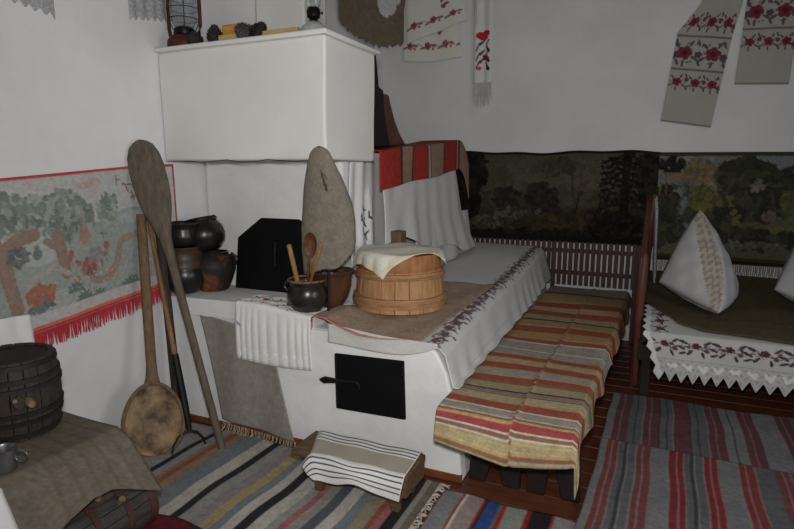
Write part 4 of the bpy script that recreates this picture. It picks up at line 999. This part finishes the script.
be = thing('wooden_bench', 'long dark wooden bench along the stove under a striped runner', 'bench', (-.52, 3.8, 0))
obj('seat', MB().box(-.785, -.235, 2.36, 5.36, .415, .458), 'bench_wood', be, bevel=.005)
for yy in (2.62, 4.95):
    for x0, x1, xb in ((-.76, -.60, -.785), (-.68, -.53, -.61), (-.50, -.36, -.49), (-.42, -.26, -.325)):
        w = .07
        sp = MB().hexa([(xb, yy - .02, 0), (xb + .085, yy - .02, 0), (xb + .085, yy + .02, 0), (xb, yy + .02, 0), (x0, yy - .02, .415), (x1, yy - .02, .415), (x1, yy + .02, .415), (x0, yy + .02, .415)])
        obj('leg', sp, 'bench_wood', be, bevel=.004)
obj('stretcher', MB().box(-.54, -.48, 2.64, 4.93, .30, .36), 'bench_wood', be, bevel=.004)
# striped runner: across = u, along = v (front hem first)
OL = (160, 147, 116); OL2 = (172, 157, 124); GRY = (156, 152, 142); RD = (154, 84, 68); CRM = (150, 70, 70); BRN = (136, 102, 78); OR = (186, 148, 108); WL = (206, 200, 186); PUR = (142, 120, 112); YEL = (190, 170, 112)
LF = .20; LB = 3.10
cv = Cv(.80, LF + LB, 130, OL)
bands = [(0, .014, OL2), (.014, .035, BRN), (.035, .042, OR), (.042, .115, OL2), (.052, .057, YEL), (.07, .074, YEL), (.09, .0945, YEL), (.115, .122, WL), (.122, .145, BRN), (.145, .151, WL), (.151, .192, CRM), (.192, .205, OR), (.205, .222, BRN), (.222, .229, WL)]
def yb(y0, y1, c): bands.append((LF + y0 - 2.33, LF + y1 - 2.33, c))
yb(2.358, 2.40, GRY); yb(2.40, 2.42, OL); yb(2.42, 2.43, WL); yb(2.43, 2.51, RD); yb(2.51, 2.52, OR); yb(2.53, 2.60, OL2); yb(2.60, 2.61, DK); yb(2.615, 2.66, PUR); yb(2.66, 2.672, DK); yb(2.675, 2.76, OL); yb(2.76, 2.79, BRN); yb(2.79, 2.86, RD); yb(2.86, 2.875, OR); yb(2.875, 2.95, GRY); yb(2.95, 2.975, OL); yb(2.975, 3.06, RD); yb(3.06, 3.07, OR); yb(3.07, 3.15, OL2); yb(3.15, 3.22, RD); yb(3.22, 3.235, OR); yb(3.235, 3.52, GRY); yb(3.34, 3.36, WL); yb(3.40, 3.41, OL); yb(3.52, 3.54, WL); yb(3.54, 3.62, RD); yb(3.62, 3.64, OR); yb(3.64, 3.78, (166, 136, 96)); yb(3.78, 3.92, RD); yb(3.92, 3.95, OR); yb(3.95, 4.08, (160, 134, 98)); yb(4.08, 4.11, DK); yb(4.11, 4.25, OL); yb(4.25, 4.40, RD); yb(4.40, 4.44, OR); yb(4.44, 4.56, OL2); yb(4.56, 4.72, RD); yb(4.72, 4.76, OR); yb(4.76, 5.06, (160, 142, 106)); yb(5.06, 5.12, (130, 64, 50)); yb(5.12, 5.5, (150, 140, 126))
cv.stripes_y(bands)
# the two woven widths meet in a seam, their stripes slightly out of step
half = cv.X > .345; sh_ = np.roll(cv.a, 2, axis=0); cv.a[half] = sh_[half]
for i in range(110): cv.ell(.345 + .004 * math.sin(i), .02 + i * .03, .004, .016, (118, 90, 72) if i % 2 else (176, 142, 104))
cv.noise(.12)
def P(U, V):
    s = V * (LF + LB); d = np.clip(LF - s, 0, None) / LF            # 1 at the front hem
    y = np.where(s < LF, 2.335 - .045 * np.sqrt(np.clip(d, 0, 1)) - .010 * sin(PI * 3 * U) * d, 2.335 + (s - LF) * .995)
    a = U * .80; e = .602; q = np.clip((a - e) / .198, 0, 1)
    x = -.860 + np.where(a < e, a, e + .018 * np.clip(q * 5, 0, 1) + .008 * q)
    x = np.where(a < e, x, x + .010 * sin(46 * V) * q)
    x = x + .090 * U * np.clip(V - .06, 0, 1)
    hem = pl(U, [0, .2, .42, .6, .8, .9, 1], [.140, .165, .205, .175, .125, .16, .235])
    z = .474 + .005 * sin(5 * U + 22 * V) * (a < e) + .006 * np.exp(-((a - .345) / .012) ** 2) - d * hem - np.clip(.05 - np.abs(s - LF), 0, 1) ** 2 * 3
    side = (.115 + .02 * sin(38 * V + 1) + .012 * sin(71 * V)) * q * (1 - d) + (.03) * q * d
    return x, y + np.where(s < LF, -.02 * q * d, 0), z - side
ru = tag(cloth('bench_runner', cv, P, 'kilim', thick=.006), 'striped red, ochre and grey woven runner over the long bench', 'runner')

# ================================================================== BED
bd = thing('bed', 'wooden bed with red-brown end panel in the right back corner', 'bed', (.8, 4.7, 0))
hd = MB().prism([(4.26, .02), (4.32, .02), (4.34, .36), (5.30, .36), (5.32, .02), (5.37, .02), (5.37, 1.30), (5.33, 1.34), (5.28, 1.335), (5.0, 1.22), (4.7, 1.08), (4.42, 1.0), (4.30, .985), (4.265, .95)], 'x', -.088, -.046)
obj('end_panel', hd, 'bed_wood', bd, bevel=.008)
obj('corner_post', MB().loft([(-.085, 4.29, 0), (-.082, 4.29, .12), (-.072, 4.29, .36), (-.064, 4.29, .72), (-.058, 4.29, .95), (-.056, 4.29, .985)], [(.018, .02), (.02, .024), (.026, .03), (.033, .034), (.028, .03), (.012, .014)], n=12), 'bed_wood', bd)
obj('corner_post', MB().loft([(-.066, 5.33, 0), (-.062, 5.33, .4), (-.050, 5.33, 1.0), (-.034, 5.33, 1.30), (-.03, 5.33, 1.35)], [.024, .03, .034, .03, .012], n=12), 'bed_wood', bd)
obj('side_rail', MB().box(-.06, 1.9, 4.12, 4.155, .26, .40), 'bed_dark', bd, bevel=.005)
obj('bed_base', MB().box(-.06, 1.9, 4.16, 5.36, .30, .35), 'bed_dark', bd)
for xx, yy in ((.0, 4.16), (1.84, 4.16), (.0, 5.3), (1.84, 5.3)): obj('leg', MB().box(xx - .03, xx + .03, yy, yy + .06, 0, .30), 'bed_dark', bd, bevel=.004)
zb_ = lambda y: np.interp(y, [4.08, 4.3, 4.7, 5.1, 5.4], [.475, .53, .575, .62, .66])
mm = MB(); ysb = np.linspace(4.12, 5.40, 14); vs = []
for y in ysb:
    z = float(zb_(y)) - .02
    vs += [(-.05, y, .352), (1.9, y, .352), (1.9, y, z), (-.05, y, z)]
fs = [(i * 4 + j, i * 4 + (j + 1) % 4, (i + 1) * 4 + (j + 1) % 4, (i + 1) * 4 + j) for i in range(13) for j in range(4)] + [(0, 1, 2, 3), (55, 54, 53, 52)]
mo = obj('mattress', mm.add(vs, fs), 'bed_dark', bd, bevel=.02)
# sheet with lace hanging over the bed front
W, H = 1.85, .86; LT = .50           # part lying on the mattress
cv = Cv(W, H, 150, (194, 192, 189))
for i in range(10):
    x = .10 + i * .195; y = LT + .085
    cv.line([(x - .10, y + .02), (x - .04, y - .005), (x + .04, y + .02), (x + .10, y)], .008, (86, 78, 84))
    rose(cv, x, y - .005, .028, (96, 48, 62), (66, 52, 62)); rose(cv, x + .06, y + .03, .018, (110, 70, 80), (80, 64, 74))
    for dx, dy, l, a in ((-.05, -.02, .06, 3.6), (-.03, .03, .055, 2.3), (.05, -.02, .05, -.7), (.075, .0, .055, .5), (.03, .04, .05, 1.4), (-.07, .05, .05, 2.8)): leaf(cv, x + dx, y + dy, l, a, (74, 62, 72))
vine(cv, .09, 1.85, LT + .085, .030, .098, (96, 66, 76), (98, 88, 94), .014)
vine(cv, .05, LT, .085, .02, .10, (104, 60, 72), (80, 68, 78), .028, along='y')
lz = cv.Y > LT + .21; pat = np.sin(cv.X * 105) * np.sin(cv.Y * 100) > .25
cv.put(lz, (192, 192, 190)); cv.put(lz & pat, (170, 170, 170)); cv.rect(0, W, LT + .205, LT + .213, (168, 166, 166)); cv.rect(0, .028, 0, H, (222, 222, 220))
for i in range(18):
    x = .12 + i * .10; cv.ell(x, LT + .27, .026, .018, (226, 226, 224)); cv.ell(x + .022, LT + .25, .012, .016, (226, 226, 224)); cv.ell(x - .024, LT + .25, .01, .014, (226, 226, 224))
def P(U, V):
    s = V * H; q = np.clip((s - LT) / (H - LT), 0, 1)
    y = np.where(s < LT, 4.565 - (4.565 - 4.085) * s / LT, 4.085 - .045 * np.sqrt(q) - .010 * sin(19 * U) * q)
    left = np.clip(1 - U / .03, 0, 1)
    x = -.015 + 1.86 * U + .10 * q * (1 - U) * (U < .4) * (1 - U / .4) - .025 * tri(V * 9) * left
    hem = .315 + .035 * (1 - 2 * tri(U * 23)) * np.clip((q - .6) * 2.5, 0, 1) * 1.0 - .035
    z = np.where(s < LT, zb_(y) + .004, zb_(4.085) + .004 - q * hem)
    return x, y, z - left * .03 * (s < LT) * 0
bsh = tag(cloth('bed_sheet', cv, P, 'linen'), 'white sheet with dark floral band and scalloped lace hanging over the bed front', 'sheet')
# brown blanket
cv = Cv(1.85, 1.32, 60, (86, 78, 60)); cv.noise(.1)
def P(U, V):
    yf = pl(U, [0, .06, .12, .2, .5, 1], [4.60, 4.40, 4.20, 4.12, 4.075, 4.06])
    y = 5.42 + (yf - 5.42) * V; x = -.045 + 1.90 * U
    return x, y, zb_(y) + .018 + .006 * sin(7 * U + 6 * V) + .004 * sin(19 * V + 5 * U)
tag(cloth('blanket', cv, P, 'rough_cloth', thick=.012), 'dark olive-brown blanket spread on the bed', 'blanket')
# pillows standing on a corner
def pillow_at(label, dx, dy, rot):
    n = 26; base = Vector((.30 + dx, 4.72 + dy, 0))
    Tp, Lf, Bt, Rg = [Vector(p) + Vector((dx, dy, 0)) for p in ((.285, 4.80, 1.262), (.045, 4.56, .74), (.425, 4.33, .592), (.575, 4.74, .67))]
    cvp = Cv(1.0, 1.0, 80, (184, 184, 185))
    Uc, Vc = cvp.X, cvp.Y
    t = (Vc - Uc) - .10                       # the lace strip runs from the top corner to the bottom corner
    al = (Uc + Vc) / 2
    hw = .06 + .17 * np.sin(PI * np.clip(al, 0, 1)); mid = (-.02) 
    strip = np.abs(t - mid) < hw
    cvp.put(strip, (176, 169, 158)); cvp.put(strip & (np.sin(Uc * 46) * np.sin(Vc * 46) + .6 * np.sin(Uc * 90 + Vc * 20) > .1), (150, 141, 128)); edge = (np.abs(t - mid) >= hw - .03) & (np.abs(t - mid) < hw + .03)
    cvp.put(edge & (np.sin((Uc + Vc) * 110) > .2), (194, 192, 190))
    cen = (Tp + Lf + Bt + Rg) / 4; nrm = ((Bt - Tp).cross(Rg - Lf)).normalized()
    if nrm.y > 0: nrm = -nrm
    def surf(sgn, amp):
        def P(U, V):
            # U from top to right, V from top to left
            g = [((1 - U) * (1 - V)) * Tp[k] + U * (1 - V) * Rg[k] + (1 - U) * V * Lf[k] + U * V * Bt[k] for k in range(3)]
            bulge = amp * (np.sin(PI * U) * np.sin(PI * V)) ** .42
            pin = -.10 * (np.sin(PI * U) * (1 - np.sin(PI * V)) + np.sin(PI * V) * (1 - np.sin(PI * U)))  # sides drawn inwards
            wv = .006 * sin(23 * U) * sin(19 * V)
            r = [g[k] + sgn * nrm[k] * (bulge + wv * (bulge > .02)) + (cen[k] - g[k]) * pin * .8 for k in range(3)]
            return r
        return P
    t_ = thing('pillow', label, 'pillow', (Bt.x, Bt.y, Bt.z), 'white pillows on the bed')
    cloth('pillow_front', cvp, surf(1, .185), 'linen', t_, thick=.004); c2 = Cv(1, 1, 30, (184, 184, 185)); cloth('pillow_back', c2, surf(-1, .10), 'linen', t_, thick=.004)
pillow_at('white pillow with lace insert standing on its corner at the head of the bed', 0, 0, 0)
pillow_at('white pillow mostly cut off by the right picture edge', .725, .02, 0)
# tulle strip on the end panel
cv = Cv(.3, .62, 70, (206, 210, 212))
def P(U, V): return -.018 + .012 * sin(19 * U) + .018 * U + .02 * V, 5.28 - .30 * U - .1 * V, 1.345 - .12 * U - .56 * V
tag(cloth('tulle_scarf', cv, P, 'tulle', thick=.002), 'thin whitish tulle scarf hanging beside the red-brown bed end', 'scarf')

# ================================================================== STOOL
so_ = thing('low_stool', 'low wooden stool in front of the stove door under a striped runner', 'stool', (-1.2, 2.22, 0))
obj('seat', MB().box(-1.55, -.93, 2.145, 2.375, .18, .209), 'stool_wood', so_, bevel=.006)
for x0, x1 in ((-1.47, -1.40), (-1.10, -1.03)):
    for y0, y1 in ((2.165, 2.19), (2.33, 2.36)):
        s = -.02 if x0 < -1.2 else .02
        obj('leg', MB().hexa([(x0 + .06 + s, y1 - .02, 0), (x0 + .10 + s, y1 - .02, 0), (x0 + .10 + s, y1 + .02, 0), (x0 + .06 + s, y1 + .02, 0), (x0 + .05, y0 - .02, .18), (x0 + .10, y0 - .02, .18), (x0 + .10, y0 + .02, .18), (x0 + .05, y0 + .02, .18)]), 'stool_wood', so_, bevel=.004)
obj('end_board', MB().box(-1.60, -1.572, 2.31, 2.40, .07, .165), 'stool_wood', so_, bevel=.006)
obj('end_board', MB().box(-.955, -.935, 2.15, 2.37, .10, .182), 'stool_wood', so_)
cv = Cv(.66, .48, 190, (226, 225, 221)); cv.rect(0, .66, .14, .275, (168, 160, 146))
for y in (.018, .05, .082, .114, .305, .342, .380, .420): cv.rect(0, .66, y, y + .0105, (66, 70, 80))
cv.noise(.05)
def P(U, V):
    s = V * .48; e = .30; y = np.where(s < e, 2.41 - s * .925, 2.128 - .016 * np.clip((s - e) * 10, 0, 1) + .006 * sin(9 * U) * (s > e))
    q = np.clip(s - e, 0, 1)
    z = .2165 + .003 * sin(16 * U) * sin(8 * V) - q * (.56 + .09 * sin(8 * U + .5))
    z = z - .03 * np.clip((.04 - s) / .04, 0, 1)
    xl = pl(s, [0, e, .48], [-1.585, -1.475, -1.40]); xr = pl(s, [0, e, .48], [-.955, -.935, -.955])
    lf = np.clip(1 - U / .12, 0, 1)
    return xl + (xr - xl) * U, y, z - lf ** 2 * .07 * np.clip(1 - q * 5, 0, 1)
tag(cloth('stool_runner', cv, P, 'linen'), 'grey-beige linen with white and navy striped borders over the low stool', 'runner')

# ================================================================== FLOOR RUGS
def floor_rug(name, label, x0, x1, y0, y1, bands, z=.006, res=60, noise=.10, wob=.008, thick=.008, bgc=(120, 118, 114), edges=None, yend=None, mtl='kilim'):
    cv = Cv(x1 - x0, y1 - y0, res, bgc)
    off = 0 * cv.Y
    for a, b2, c in bands: cv.put((cv.X + x0 + off >= a) & (cv.X + x0 + off < b2), c)
    cv.noise(noise)
    def P(U, V):
        ya = y0 if yend is None else y0
        y = y1 - (y1 - y0) * V
        y = y + .02 * (U - .5) * 0 + .010 * sin(11 * U) * (1 - V)
        x = x0 + (x1 - x0) * U + wob * (sin(y * 5 + 4 * U) + .5 * sin(y * 13 + 9 * U)) + (edges(y) if edges else 0) * (1 - U)
        return x, y, z + .0025 * sin(9 * x + 3 * y) + .002 * sin(17 * y) + .004
    return tag(cloth(name, cv, P, mtl, thick=thick), label, 'rug')
GY = (140, 138, 136); BG = (116, 121, 124); LT_ = (174, 169, 162); BK = (46, 46, 48); ORr = (150, 112, 92); YE = (158, 140, 106); PU = (134, 126, 128); PK = (150, 96, 96)
bl = [(-2.75, -2.315, GY), (-2.315, -2.285, BK), (-2.285, -2.23, GY), (-2.23, -2.20, (140, 110, 96)), (-2.20, -2.165, (138, 88, 70)), (-2.165, -2.11, (146, 118, 102)), (-2.11, -1.99, BG), (-1.99, -1.905, LT_), (-1.905, -1.865, BK), (-1.865, -1.80, GY), (-1.80, -1.74, PU), (-1.74, -1.685, YE), (-1.685, -1.635, BG), (-1.635, -1.585, LT_), (-1.585, -1.53, BK), (-1.53, -1.45, LT_), (-1.45, -1.41, GY), (-1.41, -1.375, PK), (-1.375, -1.315, (140, 136, 130)), (-1.315, -1.26, (84, 86, 92)), (-1.26, -1.20, LT_), (-1.20, -1.14, BG), (-1.14, -1.085, (138, 126, 104)), (-1.085, -1.055, (136, 82, 66)), (-1.055, -1.02, (150, 100, 100)), (-1.02, -.965, (40, 40, 42)), (-.965, -.935, (140, 134, 126)), (-.935, -.80, (110, 100, 88))]
lr = floor_rug('striped_floor_rug', 'grey woven floor rug with black, beige and rusty stripes before the stove', -2.55, -.885, .9, 2.50, bl, res=110)
fm = MB()
for i in range(70):
    y = 1.5 + .97 * i / 69
    fm.loft([(-.89, y, .012), (-.87 + random.uniform(-.008, .008), y + random.uniform(-.02, .02), .02), (-.855 + random.uniform(-.012, .02), y + random.uniform(-.03, .03), .008)], [.005, .005, .003], n=4)
paint(obj('fringe', fm, 'cloth', lr), (172, 164, 152))
bm_ = [(-.86, -.845, (150, 60, 56)), (-.845, -.755, (128, 128, 128)), (-.755, -.738, (140, 50, 48)), (-.738, -.73, WL), (-.73, -.655, (150, 134, 130)), (-.655, -.645, (150, 46, 44)), (-.645, -.635, BK), (-.635, -.57, (52, 76, 128)), (-.57, -.56, (90, 110, 96)), (-.56, -.545, (150, 50, 48)), (-.545, -.455, (136, 140, 130)), (-.455, -.43, (140, 46, 46)), (-.43, -.34, (44, 38, 40)), (-.34, -.325, (160, 60, 56)), (-.325, -.2, (146, 138, 136)), (-.2, .6, (120, 110, 108))]
floor_rug('striped_floor_rug', 'multicoloured floor runner with a blue stripe in front of the bench', -.85, -.14, .8, 2.43, bm_, z=.008, res=90, wob=.003)
Rr = (122, 74, 76); Rb = (132, 66, 67); Gd = (102, 103, 106); Gl = (126, 126, 128)
def rband(Ra, Rc):
    b_ = [(-.4, -.16, Gl), (-.16, -.07, Ra), (-.07, .01, Gd), (.01, .10, Ra), (.10, .18, Gd), (.18, .27, Rc), (.27, .36, Gd), (.36, .45, Rc), (.45, .54, Gl), (.54, .63, Ra), (.63, .75, Gl), (.75, .84, Ra), (.84, .95, Gd), (.95, 1.04, Rc), (1.04, 1.15, Gd), (1.15, 1.25, Ra), (1.25, 1.7, Gl)]
    out = []
    for a, b2, c in b_:
        out.append((a, b2, c))
        if c in (Ra, Rc):
            out.append((a - .005, a + .003, (132, 122, 116))); out.append((b2 - .004, b2 + .005, (70, 66, 70)))
            out.append((a + .038, a + .045, (136, 104, 102)))
        elif b2 - a < .12: out.append((a + .034, a + .044, (72, 74, 78)))
    return out
floor_rug('striped_floor_rug', 'duller red and grey striped floor rug along the bed', -.20, 1.5, 3.20, 4.10, rband((104, 70, 75), (106, 68, 72)), res=120, wob=.005, edges=lambda y: .0)  # reds duller than on the nearer rug, greys the same
bn = [(-.4, -.17, Gl)]
for k, c in enumerate((Rr, Rr, (130, 56, 60), (134, 56, 60), Rb, Rr, Rb, Rr, Rb)):
    a = -.17 + .1615 * k; g2 = Gl if k in (1, 3) else Gd
    bn += [(a, a + .072, c), (a - .004, a + .004, (140, 128, 120)), (a + .068, a + .076, (140, 120, 114)), (a + .032, a + .040, (156, 112, 110)), (a + .076, a + .1575, g2)]
    if k in (0, 2): bn += [(a + .10, a + .115, (70, 72, 76)), (a + .118, a + .126, (132, 128, 124))]
floor_rug('striped_floor_rug', 'brighter red and grey striped floor rug overlapping the duller one, nearest the camera', -.20, 1.5, .9, 3.30, bn, z=.017, res=120, wob=.005, edges=lambda y: -.035 * np.clip(3.3 - y, 0, 1.2))
floor_rug('dark_red_rug', 'dark red rug with navy edge beside the small keg', -2.30, -1.64, .7, 1.70, [(-2.4, -1.5, (98, 34, 44)), (-1.73, -1.70, (50, 50, 62)), (-1.70, -1.5, (40, 42, 54))], z=.015, res=60)

# ================================================================== CAMERA AND LIGHT
pitch = math.atan(94 / 570)
cam = bpy.data.cameras.new('camera'); co = bpy.data.objects.new('camera', cam); COL.objects.link(co)
co.location = (0, 0, 1.55); co.rotation_euler = (PI / 2 - pitch, 0, math.radians(24.5))
cam.sensor_fit = 'HORIZONTAL'; cam.sensor_width = 36; cam.lens = 570 / 794 * 36; cam.clip_start = .05
S.camera = co

fl = bpy.data.lights.new('camera_flash', 'SPOT'); fo = bpy.data.objects.new('camera_flash', fl); COL.objects.link(fo)
fl.energy = 205; fl.shadow_soft_size = .07; fl.spot_size = math.radians(125); fl.spot_blend = 1; fl.color = (1, .985, .965)
fo.location = (-.02, .03, 1.72)
d = Vector((-1.35, 3.1, 1.35)) - Vector(fo.location); fo.rotation_euler = d.to_track_quat('-Z', 'Y').to_euler()

dl = bpy.data.lights.new('window_daylight', 'AREA'); do_ = bpy.data.objects.new('window_daylight', dl); COL.objects.link(do_)
dl.shape = 'RECTANGLE'; dl.size = 2.2; dl.size_y = 1.5; dl.energy = 52; dl.color = (.95, .98, 1)
do_.location = (2.45, 1.3, 1.6); do_.rotation_euler = (0, math.radians(90), 0)
w = bpy.data.worlds.new('world'); S.world = w; w.use_nodes = True
w.node_tree.nodes['Background'].inputs[0].default_value = (.6, .65, .7, 1); w.node_tree.nodes['Background'].inputs[1].default_value = .1
S.view_settings.view_transform = 'Standard'; S.view_settings.look = 'None'; S.view_settings.exposure = 0.0; S.view_settings.gamma = 1; S.view_settings.use_curve_mapping = False
